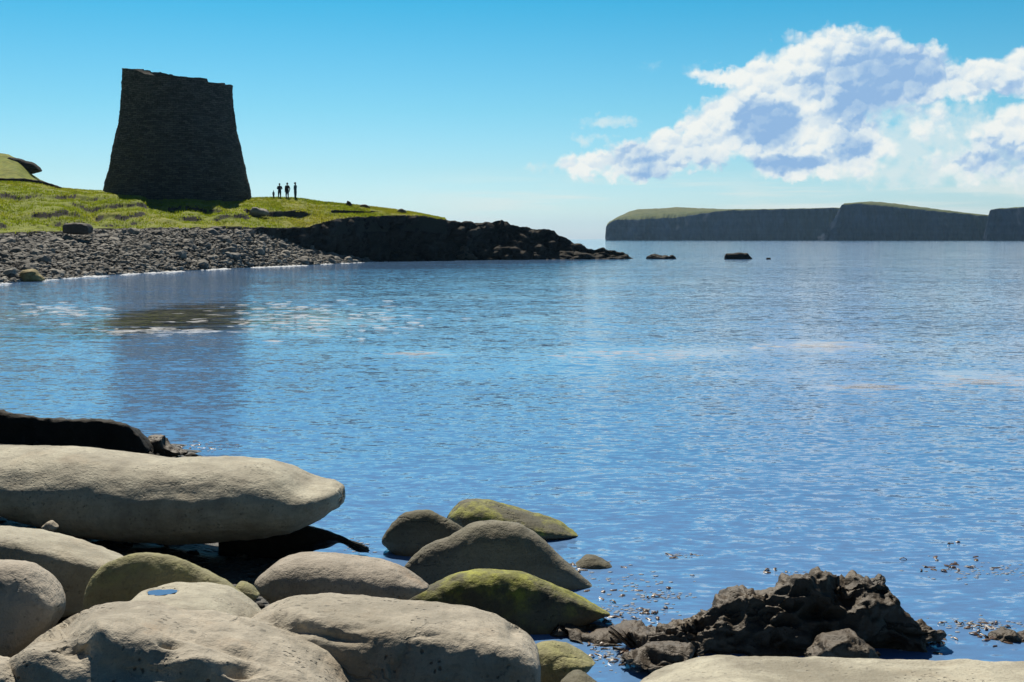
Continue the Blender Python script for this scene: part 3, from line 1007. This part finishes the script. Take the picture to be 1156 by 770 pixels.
def build_beach_stones():
    it = []
    for i in range(10000):
        px = random.uniform(-60, 430); t = random.uniform(-.02, 1.0)
        x, d, z = beach_pos(px, max(t, 0))
        r = .07 + .22 * random.random() ** 2.2
        it.append((x, d, z + r * .1, r, random.random() * 6.28, random.uniform(-.45, .45), random.randrange(14)))
    v, f = scatter_mesh(it, ROCKS1)
    per = len(ROCKS1[0][1])
    mi = [random.choices((0, 1, 2), (.52, .26, .22))[0] for _ in it]
    o = mesh_obj('beach_stones', v, f, [M_BEACH, M_BEACH2, M_BEACH3], origin=(0, 0, 0), mat_idx=[mi[i // per] for i in range(len(f))], smooth=False)
    tag(o, 'loose grey stones covering the storm beach below the grass', 'beach stones', kind='stuff')
    # the larger ones, one object each
    protos = []
    for k in range(14):
        va, fa = ROCKS[k]
        me = bpy.data.meshes.new('beach_boulder'); me.from_pydata([tuple(p) for p in va], [], fa.tolist())
        me.materials.append((M_BEACH, M_BEACH2, M_BEACH3, M_BEACH)[k % 4]); me.update()
        protos.append(me)
    for i in range(230):
        px = random.uniform(-20, 425); t = random.random()
        x, d, z = beach_pos(px, t)
        r = .24 + .36 * random.random() ** 2
        o = bpy.data.objects.new('beach_boulder', protos[i % 14]); COL.objects.link(o)
        o.location = (x, d, z + r * .12); o.scale = (r, r, r)
        o.rotation_euler = (random.uniform(-.4, .4), random.uniform(-.3, .3), random.random() * 6.28)
        tag(o, 'grey angular boulder among the stones of the storm beach', 'boulder', 'grey boulders on the storm beach')


ROCKS1 = [ico_rock(50 + i, .35 + .35 * random.random(), 1, .35) for i in range(14)]
build_beach_stones()


def build_headland():
    HT = [(270, 262), (276, 258.5), (282, 257.2), (342, 257.6), (360, 252.6), (380, 247.6), (410, 245), (440, 244), (470, 244.2), (487, 246), (505, 248), (524, 250), (545, 251), (560, 249.5), (573, 250), (576, 255), (600, 258), (626, 260), (630, 265), (636, 269), (649, 274), (664, 282), (674, 280.5), (683, 280), (695, 284), (706, 287), (714, 291.5)]
    DW = [(270, 106), (282, 107.5), (340, 115), (400, 122.5), (440, 127), (505, 130.5), (600, 135), (714, 138)]
    pxs = np.arange(270, 715, 1.3)
    verts = []
    nface = 56
    for px in pxs:
        dw = float(interp(DW, px))
        rt = float(interp(HT, px)) + 1.6 * fbm((px * .13, 1, 0), 4)
        lean = 1.2 + 3.5 * sstep(460, 560, px)
        zt = zrow(px, rt, dw + lean)
        zb = -.6
        col = []
        for i in range(nface):
            t = i / (nface - 1)
            z = zb + (zt - zb) * t
            # ledged profile
            k = 5 + 2 * fbm((px * .01, 5, 5), 2)
            s = t * k; led = (math.floor(s) + sstep(.55, 1.0, s - math.floor(s))) / k
            d = dw + lean * (t * .35 + led * .65)
            col.append((d, z))
        if px < 495:
            col += [(dw + lean + .8, zt - .05), (dw + lean + 2, zt - .5), (dw + lean + 5, zt - 1.5)]
        else:
            col += [(dw + lean + 1.5, zt - .05), (dw + lean + 5, zt - .25), (dw + lean + 9, -.8)]
        for j, (d, z) in enumerate(col):
            x = xcol(px, d)
            P = Vector((x, d * .6, z))
            env = sstep(0, .1, (z + .6)) * (1 if j < nface else .4)
            dd, _ = mn.voronoi(Vector((x * .55, d * .3, z * .9)))
            kx = (.65 * fbm(P * .35, 4) + .35 * fbm(P * 1.1 + Vector((4, 4, 4)), 4) + 1.1 * (dd[1] - dd[0] - .3)) * env
            verts.append((x + .25 * kx, d - kx * 1.2, z + .22 * kx * (1 if px > 470 else .25)))
    nc = nface + 3
    o = mesh_obj('headland', verts, grid_faces(len(pxs), nc), M_CLIFF, origin=(0, 0, 0), smooth=False)
    tag(o, kind='structure')


build_headland()

# rocks lying around the headland and the slope
GR = 'rocks on the far shore'
boulder('rock', 'pale weathered rock at the foot of the dark headland, halfway along it', 'rock', M_CRAG,
        [(512, 290), (517, 279), (526, 276), (534, 283), (540, 290)], [(512, 296), (526, 297), (540, 296)], 133, .9, q=4, seed=40, amp=.1, crag=.25, nu=50, nv=36)
boulder('rock', 'flat dark-sided boulder at the top of the storm beach', 'rock', M_BEACH3,
        [(73, 255), (76, 252.5), (88, 251.5), (100, 252.5), (104, 256)], [(73, 264), (88, 265), (104, 264)], 89.3, .8, n=4, q=8, p=5, seed=41, amp=.06, crag=.06, nu=60, nv=40)
boulder('rock', 'pale rock on the grass to the right of the tower foot', 'rock', M_BEACH2,
        [(281, 240), (286, 233.5), (292, 233.8), (299, 236), (304, 240)], [(281, 244), (292, 245), (304, 243)], 117, .6, q=5, seed=42, amp=.08, crag=.1, nu=50, nv=36)
boulder('rock', 'small pale stone on the grass just below the tower shadow', 'rock', M_BEACH2,
        [(261, 242.5), (267, 240.5), (274, 242.5)], [(261, 245), (267, 246), (274, 245)], 114, .4, q=4, seed=43, amp=.08, nu=40, nv=30)
boulder('rock', 'small upright dark stone on the grass skyline right of the people', 'rock', M_CRAG,
        [(390.5, 229.5), (392, 226.5), (394, 227), (398, 229.5)], [(390.5, 233), (394, 233.5), (398, 233)], 130.5, .25, q=5, seed=44, amp=.08, crag=.15, nu=36, nv=30)
boulder('rock', 'low dark stone on the grass skyline farthest right of the people', 'rock', M_CRAG,
        [(405, 233), (408, 231), (412, 230.5), (418, 233.5)], [(405, 236), (412, 236.5), (418, 236)], 131, .3, q=4, seed=45, amp=.08, crag=.1, nu=36, nv=30)
boulder('rock', 'small grassy stone on the skyline where the green slope meets the dark headland', 'rock', M_OLIVE,
        [(448, 238), (453, 235.5), (459, 238.5)], [(448, 241), (453, 242), (459, 241)], 132, .3, q=4, seed=46, amp=.08, nu=36, nv=30)
boulder('rock', 'yellow lichened boulder at the left end of the waterline', 'rock', M_YELLOW,
        [(20, 312), (27, 304), (37, 303), (46, 310), (50, 314)], [(20, 318), (36, 320), (50, 318)], 67, .6, q=4, seed=47, amp=.08, crag=.12, nu=50, nv=36)
boulder('rock', 'pale boulder at the far left of the waterline beside the yellow one', 'rock', M_BEACH2,
        [(3, 310), (9, 303), (17, 302), (22, 309)], [(3, 317), (12, 319), (22, 317)], 66.5, .5, q=4, seed=48, amp=.08, crag=.12, nu=50, nv=36)

boulder('skerry', 'low black skerry just off the tip of the headland', 'rock', M_BLACK,
        [(728, 291), (732, 287.5), (742, 286.5), (750, 288), (758, 288.5), (765, 291.5)], [(728, 294.5), (745, 295), (765, 294.5)], 142, .9, q=6, seed=50, amp=.1, crag=.25, nu=80, nv=40, group='skerries off the headland')
boulder('skerry', 'taller blocky black skerry standing alone in the bay', 'rock', M_BLACK,
        [(816, 289), (819, 284.5), (828, 285.5), (834, 284), (841, 285.5), (850, 292)], [(816, 295), (834, 296), (850, 295)], 140, .9, q=7, seed=51, amp=.1, crag=.2, nu=80, nv=40, group='skerries off the headland')
boulder('skerry', 'tiny black skerry farthest right in the bay', 'rock', M_BLACK,
        [(863.5, 293), (866, 290.8), (869, 291), (871.5, 293.5)], [(863.5, 295), (868, 295.5), (871.5, 295)], 138, .25, q=4, seed=52, amp=.1, crag=.2, nu=36, nv=30, group='skerries off the headland')


# ------------------------------------------------------------------ knoll on the left
def build_knoll():
    TOP = [(-420, 130), (-150, 158), (-40, 168), (0, 173), (10, 174.5), (20, 179), (29, 188), (36, 196.5), (44, 202), (56, 207), (70, 213), (76, 216)]
    pxs = np.arange(-420, 77, 2.5)
    rows = []
    for px in pxs:
        rt = float(interp(TOP, px)); rb = min(float(smooth_interp(CR, px)) + 2, 215)
        zb = zrow(px, rb, 124) - .4; zt = zrow(px, rt, 140)
        col = []
        for t in np.linspace(0, 1, 50):
            col.append((124 + 16 * t, zb + (zt - zb) * t ** .9))
        for dd, dz in ((2, -.1), (8, -.5), (20, -3), (40, -14)): col.append((140 + dd, zt + dz))
        for (d, z) in col:
            x = xcol(px, d)
            rows.append((x, d, z + .12 * fbm((x * .5, d * .5, 9), 5)))
    o = mesh_obj('hill', rows, grid_faces(len(pxs), len(col)), M_GRASS, origin=(0, 0, 0))
    if o.data.polygons[100].normal.z < 0: o.data.flip_normals()
    tag(o, kind='structure')
    boulder('rock_outcrop', 'dark overhanging rock outcrop jutting from the grassy knoll at the left edge', 'rock', M_CLIFF,
            [(7, 178), (12, 176.5), (20, 178), (30, 181), (36, 182.5), (42, 187), (47, 192)], [(7, 182), (16, 188), (24, 193.5), (34, 197), (41, 195.5), (47, 194)],
            138.5, 1.2, n=2.6, q=5, seed=60, amp=.05, crag=.08, nu=60, nv=40)
    boulder('rock_ledge', 'long thin dark rocky bank crossing the slope below the grassy knoll', 'rock', M_CLIFF,
            [(-120, 197.5), (0, 200.6), (30, 201), (45, 203.5), (58, 207), (70, 211)], [(-120, 203), (0, 205.2), (30, 206), (45, 208), (58, 211), (70, 214)],
            125.5, .5, n=3, q=9, p=6, seed=61, amp=.06, crag=.12, crag_f=2, nu=140, nv=30)


build_knoll()


# ------------------------------------------------------------------ tower
def build_tower():
    PROF = [(236, 84.6), (222, 82.0), (200, 77.6), (180, 73.6), (165, 70.4), (150, 67.2), (135, 64.4), (120, 62.4), (105, 61.2), (90, 60.6), (70, 60.4)]
    TOPR = [(120, 77), (139, 77.2), (166, 77.2), (171, 79.6), (180, 83.6), (190, 84.3), (205, 83), (215, 85), (225, 86.6), (240, 87.4), (245.5, 88.5), (247, 94), (250, 95.5), (263, 95.8), (290, 96)]
    cx, cy = TC
    zb = zrow(200, 226, TD) - 1.2
    t = bpy.data.objects.new('stone_tower', None); COL.objects.link(t); t.location = (cx, cy, zb)
    tag(t, 'tall round drystone tower with flared base and ragged top, standing on the green slope', 'tower')
    sc = TD / F

    def rad(z):   # z in world
        row = HOR - (z - H) * F / TD
        return float(smooth_interp(sorted(PROF), row)) * sc
    na, nz = 300, 120
    tops = []
    for j in range(na):
        a = 2 * math.pi * j / na
        px = 200.8 + 62.5 * math.sin(a)
        front = math.cos(a) > 0
        row = float(interp(TOPR, px))
        d = TD - 5.75 * math.cos(a)
        zt = zrow(px, row, d if front else TD + 1) + (0 if front else -.15)
        blk = math.floor(j / 3)
        zt += .10 * (random.Random(blk).random() - .5) * (1 if front else 1.5)
        tops.append(zt)
    outer = []
    for i in range(nz):
        u = i / (nz - 1)
        for j in range(na):
            a = 2 * math.pi * j / na
            z = zb + (tops[j] - zb) * u
            r = rad(z)
            P = Vector((math.sin(a) * 6, math.cos(a) * 6, z))
            r += .10 * fbm(P * .35, 3) + .06 * fbm(P * 1.9, 3) + .06 * (random.random() - .5) - .08
            outer.append((r * math.sin(a), -r * math.cos(a), z - zb))
    mesh_obj('outer_wall', outer, grid_faces(nz, na, True), M_TOWER, parent=t, smooth=False)
    # wall head and inner face
    head, inner = [], []
    for k, rr in enumerate((0.0, .35, .7, 1.0)):
        for j in range(na):
            a = 2 * math.pi * j / na
            ro = rad(tops[j]) + .0; ri = 3.6
            r = ro + (ri - ro) * rr
            z = tops[j] - zb + (.0 if k in (0,) else .05 * fbm((r * math.sin(a) * 2, r * math.cos(a) * 2, 1), 2) - .08)
            head.append((r * math.sin(a), -r * math.cos(a), z))
    mesh_obj('wall_head', head, grid_faces(4, na, True), M_TOWER, parent=t, smooth=False)
    for k, dz in enumerate((.08, 1.5, 4, 8, 12.5)):
        for j in range(na):
            a = 2 * math.pi * j / na
            r = 3.6 + .04 * k
            inner.append((r * math.sin(a), -r * math.cos(a), max(.9, tops[j] - zb - dz)))
    mesh_obj('inner_wall', inner, grid_faces(5, na, True), M_TOWER, parent=t, smooth=False)


build_tower()


# ------------------------------------------------------------------ people
def person(label, px, foot_row, d, height, mats, pose, face=0.0):
    """one continuous skinned body; hair, jacket and trousers colour by material zones"""
    s = height / 1.75
    sk = {  # joint: (x, y, z, radius)
        'hip': (0, 0, .95, .135), 'belly': (0, 0, 1.10, .13), 'chest': (0, -.01, 1.32, .155), 'neckb': (0, 0, 1.46, .075), 'neck': (0, 0, 1.52, .055),
        'head': (0, -.015, 1.62, .085), 'crown': (0, 0, 1.70, .075)}
    ed = [('hip', 'belly'), ('belly', 'chest'), ('chest', 'neckb'), ('neckb', 'neck'), ('neck', 'head'), ('head', 'crown')]
    for sg, n in ((-1, 'l'), (1, 'r')):
        st = pose.get('step', 0) * sg
        sk['th' + n] = (.09 * sg, st * .02, .86, .10); sk['kn' + n] = (.10 * sg, -st * .10 - .01, .48, .062)
        sk['an' + n] = (.10 * sg, -st * .12 + .03, .09, .045); sk['to' + n] = (.12 * sg, -st * .12 - .13, .035, .04)
        ed += [('hip', 'th' + n), ('th' + n, 'kn' + n), ('kn' + n, 'an' + n), ('an' + n, 'to' + n)]
        w = pose.get('arm' + n, (.24, -.02, .84))
        e = pose.get('elb' + n, (.245, .03, 1.12))
        sk['sh' + n] = (.18 * sg, 0, 1.41, .07); sk['el' + n] = (e[0] * sg, e[1], e[2], .048); sk['wr' + n] = (w[0] * sg, w[1], w[2], .033)
        sk['ha' + n] = (w[0] * sg * 1.0, w[1] - .03, w[2] - .09, .03)
        ed += [('chest', 'sh' + n), ('sh' + n, 'el' + n), ('el' + n, 'wr' + n), ('wr' + n, 'ha' + n)]
    keys = list(sk)
    me = bpy.data.meshes.new('person')
    me.from_pydata([sk[k][:3] for k in keys], [(keys.index(a), keys.index(b)) for a, b in ed], [])
    o = bpy.data.objects.new('person', me); COL.objects.link(o)
    md = o.modifiers.new('skin', 'SKIN'); sv = me.skin_vertices[0].data
    for i, k in enumerate(keys):
        r = sk[k][3] * (1.0 if k in ('head', 'crown', 'neck') or k[:2] in ('ha', 'to', 'wr') else 1.22)
        sv[i].radius = (r, r * (.72 if k in ('chest', 'belly', 'hip') else 1)); sv[i].use_root = (k == 'hip')
    o.modifiers.new('sub', 'SUBSURF').levels = 2
    dg = bpy.context.evaluated_depsgraph_get()
    me2 = bpy.data.meshes.new_from_object(o.evaluated_get(dg))
    o.modifiers.clear(); o.data = me2; bpy.data.meshes.remove(me)
    me2.materials.clear()
    for m in mats: me2.materials.append(m)      # jacket, trousers, skin, shoes
    for p in me2.polygons:
        c = p.center
        if c.z > 1.49: i = 2
        elif abs(c.x) > .20 and c.z < .80: i = 2
        elif c.z < .10: i = 3
        elif c.z < .90 and abs(c.x) < .21: i = 1
        else: i = 0
        p.material_index = i; p.use_smooth = True
    P = at_d(px, foot_row, d)
    o.location = tuple(P); o.scale = (s, s, s); o.rotation_euler = (0, 0, face)
    tag(o, label, 'person', 'people on the skyline')
    # hair as a cap over the skull
    bm = bmesh.new(); bmesh.ops.create_uvsphere(bm, u_segments=16, v_segments=10, radius=.112)
    for v in bm.verts:
        v.co = Vector((v.co.x * .92, v.co.y * 1.05 + .022, v.co.z * 1.1 + 1.665))
    bmesh.ops.delete(bm, geom=[v for v in bm.verts if v.co.y < -.045 and v.co.z < 1.70 or v.co.z < 1.58], context='VERTS')
    hm = bpy.data.meshes.new('hair'); bm.to_mesh(hm); bm.free(); hm.materials.append(M_HAIR)
    for p in hm.polygons: p.use_smooth = True
    h = bpy.data.objects.new('hair', hm); COL.objects.link(h); h.parent = o
    return o


person('leftmost of the three adults in dark clothes standing on the skyline beside the tower', 315.6, 225.2, 128.6, 1.66, (M_NAVY, M_DARK, M_SKIN, M_DARK),
       {'arml': (.12, -.20, 1.16), 'elbl': (.27, -.05, 1.14), 'armr': (.12, -.20, 1.14), 'elbr': (.27, -.05, 1.14), 'step': .3}, .4)
person('broad person in dark clothes standing in the middle of the three adults', 324.2, 225.4, 128.6, 1.74, (M_DARK, M_NAVY, M_SKIN, M_DARK), {'armr': (.27, -.05, .86), 'elbr': (.29, .04, 1.12), 'step': -.3}, -.3)
person('slim tall person standing farthest from the tower, right of the other adults', 333.4, 226.0, 128.8, 1.84, (M_TEAL, M_TEAL, M_SKIN, M_DARK), {'arml': (.20, -.02, .84), 'elbl': (.205, .03, 1.12), 'armr': (.20, -.02, .84), 'elbr': (.205, .03, 1.12)}, 1.3)
person('small low grey-blue figure beside the tower, left of the three adults', 308.8, 224.6, 128.4, .86, (M_GREYC, M_NAVY, M_SKIN, M_DARK), {'step': .2}, .9)


# ------------------------------------------------------------------ distant island
def build_island():
    secs = [
        (1600, [(684, 268), (684.6, 254), (688, 250), (694, 247), (699, 244), (710, 239), (720, 236.3), (750, 235), (763, 233.8), (790, 235), (816, 236), (864, 236), (949, 234.4), (962, 236), (990, 236)],
         [(684, 268.5), (684.6, 256), (688, 252.5), (694, 249.5), (699, 248), (720, 248), (760, 246), (790, 242), (816, 238), (864, 236.8), (949, 235), (990, 237)]),
        (1500, [(925, 266), (934, 258), (944, 247), (950, 236), (952.5, 229.6), (970, 228.2), (985, 227.3), (1009, 229.6), (1035, 233), (1062, 236.5), (1090, 240), (1119, 243.2), (1150, 246)],
         [(925, 268), (934, 260), (944, 249), (950, 238), (952.5, 231.5), (970, 230), (985, 231), (1009, 233.5), (1035, 236.0), (1062, 238.5), (1090, 241.4), (1119, 244), (1150, 247)]),
        (1400, [(1114, 268), (1117, 250), (1120, 240), (1124, 235.6), (1156, 233.4), (1200, 231), (1300, 228), (1500, 232)],
         [(1114, 269), (1117, 252), (1120, 242), (1124, 236.5), (1156, 234.5), (1200, 232.5), (1300, 230), (1500, 234)])]
    V_, F_, I_ = [], [], []
    for d, top, edge in secs:
        pxs = np.arange(top[0][0], top[-1][0], 1.0)
        base = len(V_)
        nf = 26
        for px in pxs:
            re = float(interp(edge, px)) + .9 * fbm((px * .09, d, 0), 4); rt = min(float(interp(top, px)) + .35 * fbm((px * .12, d, 5), 3), re - .15)
            ze = max(.5, zrow(px, re, d + 12)); zt = max(ze + .2, zrow(px, rt, d + 150))
            for i in range(nf):
                t = i / (nf - 1)
                z = -2 + (ze + 2) * t
                x = xcol(px, d)
                dd = d + 12 * t ** 1.5 + 9 * fbm((px * .05, t * .8, d), 3) + 4.5 * abs(fbm((px * .16, t * 1.1 + px * .02, d), 3)) + 1.6 * fbm((px * .45, t * 5, d), 3)
                V_.append((x, dd, z))
            for (dd, z) in ((60, ze + (zt - ze) * .45), (150, zt), (260, zt - 3), (420, -3)):
                V_.append((xcol(px, d + dd), d + dd, z))
        nc = nf + 4
        for f in grid_faces(len(pxs), nc):
            F_.append(tuple(base + k for k in f))
            I_.append(1 if (f[0] % nc) >= nf - 1 else 0)
        # closed left end
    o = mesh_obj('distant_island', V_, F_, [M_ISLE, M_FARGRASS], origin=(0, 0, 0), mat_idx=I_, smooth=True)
    tag(o, kind='structure')


build_island()


# ------------------------------------------------------------------ surf, modelled glints and seaweed
NEAR_GLINTS = [(700, 690, 60, 22, 130), (740, 672, 50, 8, 60), (665, 640, 40, 8, 40), (1105, 706, 60, 8, 110), (900, 648, 40, 5, 26), (1110, 645, 70, 10, 110), (768, 627, 18, 3, 24), (690, 742, 26, 14, 60),  # white flecks added as sun glints on the near wavelets
             (405, 618, 16, 8, 40), (1040, 722, 30, 10, 40), (240, 503, 30, 8, 50), (720, 655, 60, 10, 40)]


def build_foam_glints():
    it = []
    for (px, py, hw, hh, n) in NEAR_GLINTS:
        for i in range(n):
            P = at_z(random.gauss(px, hw * .5), max(400, random.gauss(py, hh * .5)), 0)
            it.append((P[0], P[1], 0, random.uniform(.006, .022) * (P[1] / 8) ** .5, random.random() * 6.28, 0, random.randrange(14)))
    v, f = scatter_mesh([(x, y, 0, s, a, t, k) for (x, y, z, s, a, t, k) in it], ROCKS1)
    v[:, 2] *= .3
    v = v.tolist()
    for i in range(330):  # small surf along the shore, its sun glints shaped as white crests
        px = random.uniform(-60, 450)
        if fbm((px * .035, 4, 1), 3) < -.02: continue
        P = at_z(px, float(smooth_interp(WL, px)), 0)
        d = P[1] - abs(random.gauss(0, .9)); x = xcol(px, d)
        L = random.uniform(.3, 1.6); hgt = random.uniform(.02, .085); sg = 9; b0 = len(v); ph = random.random() * 9
        for q_ in range(sg):
            t = q_ / (sg - 1) - .5
            e = (1 - (2 * t) ** 2) * (.55 + .45 * math.sin(q_ * 2.1 + ph))
            yo = .12 * math.sin(3 * t + ph)
            for (dy, dz) in ((.03, -.02), (0, .55), (-.05, 1.0)):
                v.append((x + t * L, d + yo + dy, max(-.02, hgt * e * dz)))
        for q_ in range(sg - 1):
            for r_ in range(2):
                n_ = b0 + 3 * q_ + r_
                f.append((n_, n_ + 3, n_ + 4, n_ + 1))
    for (px0, py0, hw, hh, n_) in [(350, 360, 130, 17, 190), (930, 391, 55, 4, 60), (985, 437, 50, 3, 40), (1110, 430, 60, 6, 40), (460, 399, 34, 3, 24), (60, 350, 80, 10, 60), (195, 373, 70, 4, 60), (720, 400, 80, 6, 30)]:  # white ribbons standing in for the bright horizon reflected in the slicks
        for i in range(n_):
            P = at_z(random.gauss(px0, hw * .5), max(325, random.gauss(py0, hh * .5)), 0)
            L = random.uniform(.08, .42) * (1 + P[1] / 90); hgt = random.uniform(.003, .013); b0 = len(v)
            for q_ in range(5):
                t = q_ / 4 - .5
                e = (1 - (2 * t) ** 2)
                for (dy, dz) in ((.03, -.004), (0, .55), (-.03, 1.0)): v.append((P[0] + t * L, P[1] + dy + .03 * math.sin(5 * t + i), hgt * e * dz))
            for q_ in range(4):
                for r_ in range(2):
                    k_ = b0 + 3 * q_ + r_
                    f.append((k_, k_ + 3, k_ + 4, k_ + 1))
    o = mesh_obj('foam_glints', v, f, M_FOAM_GLINTS, origin=(0, 0, 0))
    tag(o, 'white surf along the waterline, with added flecks and streaks standing for glints and pale reflections', 'foam_glints', kind='stuff')


build_foam_glints()


def build_weed():
    spots = [(1090, 708, 42, 9, 60), (1125, 722, 30, 8, 40), (700, 705, 40, 14, 70), (735, 690, 30, 8, 40), (690, 735, 40, 12, 50), (860, 646, 26, 4, 16), (1080, 640, 70, 10, 60),
             (770, 628, 14, 3, 14), (715, 668, 60, 10, 40), (1040, 725, 40, 10, 30), (225, 505, 22, 5, 22), (660, 640, 34, 6, 20), (1075, 612, 12, 4, 10)]
    V_, F_ = [], []
    for (px, py, hw, hh, n) in spots:
        for i in range(int(n * .3)):
            qx, qy = random.gauss(px, hw * .5), random.gauss(py, hh * .5)
            if qy < 300: continue
            P = at_z(qx, qy, .0)
            sc = (P[1] / 8) ** .5
            L = random.uniform(.02, .075) * sc; w = random.uniform(.004, .013) * sc; a = random.random() * 6.28
            up = random.uniform(-.012, .004) * sc
            base = len(V_); seg = 5
            for k in range(seg):
                t = k / (seg - 1)
                a2 = a + (t - .5) * random.uniform(-1, 1)
                x = P[0] + math.cos(a2) * L * (t - .5); y = P[1] + math.sin(a2) * L * (t - .5)
                z = .001 + (up + .010) * math.sin(math.pi * t)
                ww = w * (.4 + math.sin(math.pi * min(1, t * .9 + .1)))
                nx, ny = -math.sin(a2) * ww, math.cos(a2) * ww
                tw = random.uniform(-.004, .004)
                V_ += [(x - nx, y - ny, z + tw), (x, y, z + .006), (x + nx, y + ny, z - tw)]
            for k in range(seg - 1):
                b = base + 3 * k
                F_ += [(b, b + 1, b + 4, b + 3), (b + 1, b + 2, b + 5, b + 4)]
    o = mesh_obj('seaweed', V_, F_, M_WEED, origin=(0, 0, 0))
    tag(o, 'reddish seaweed fronds floating around the near rocks', 'seaweed', kind='stuff')


build_weed()


# ------------------------------------------------------------------ haze
def build_haze(density):
    x0, x1, y0, y1, z0, z1 = -4400, 4400, -600, 4400, -12, 62
    v = [(x, y, z) for z in (z0, z1) for y in (y0, y1) for x in (x0, x1)]
    f = [(0, 2, 3, 1), (4, 5, 7, 6), (0, 1, 5, 4), (2, 6, 7, 3), (0, 4, 6, 2), (1, 3, 7, 5)]
    m = bpy.data.materials.new('haze_air'); m.use_nodes = True
    nt = m.node_tree; nt.nodes.remove(nt.nodes['Principled BSDF'])
    pv = nt.nodes.new('ShaderNodeVolumePrincipled')
    pv.inputs['Density'].default_value = density
    pv.inputs['Color'].default_value = (.42, .70, 1.0, 1)
    pv.inputs['Anisotropy'].default_value = .45
    nt.links.new(pv.outputs[0], nt.nodes['Material Output'].inputs['Volume'])
    o = mesh_obj('haze', v, f, m, smooth=False, origin=(0, 0, 0))
    tag(o, 'thin blue haze over the bay', 'haze', kind='stuff')


HAZE = .00008
if HAZE: build_haze(HAZE)

# ------------------------------------------------------------------ render settings
S.view_settings.view_transform = 'Standard'; S.view_settings.look = 'None'
S.view_settings.exposure = 0.0; S.view_settings.gamma = 1.0
S.cycles.max_bounces = 6; S.cycles.diffuse_bounces = 3; S.cycles.glossy_bounces = 3; S.cycles.volume_bounces = 0
S.cycles.sample_clamp_indirect = 6.0
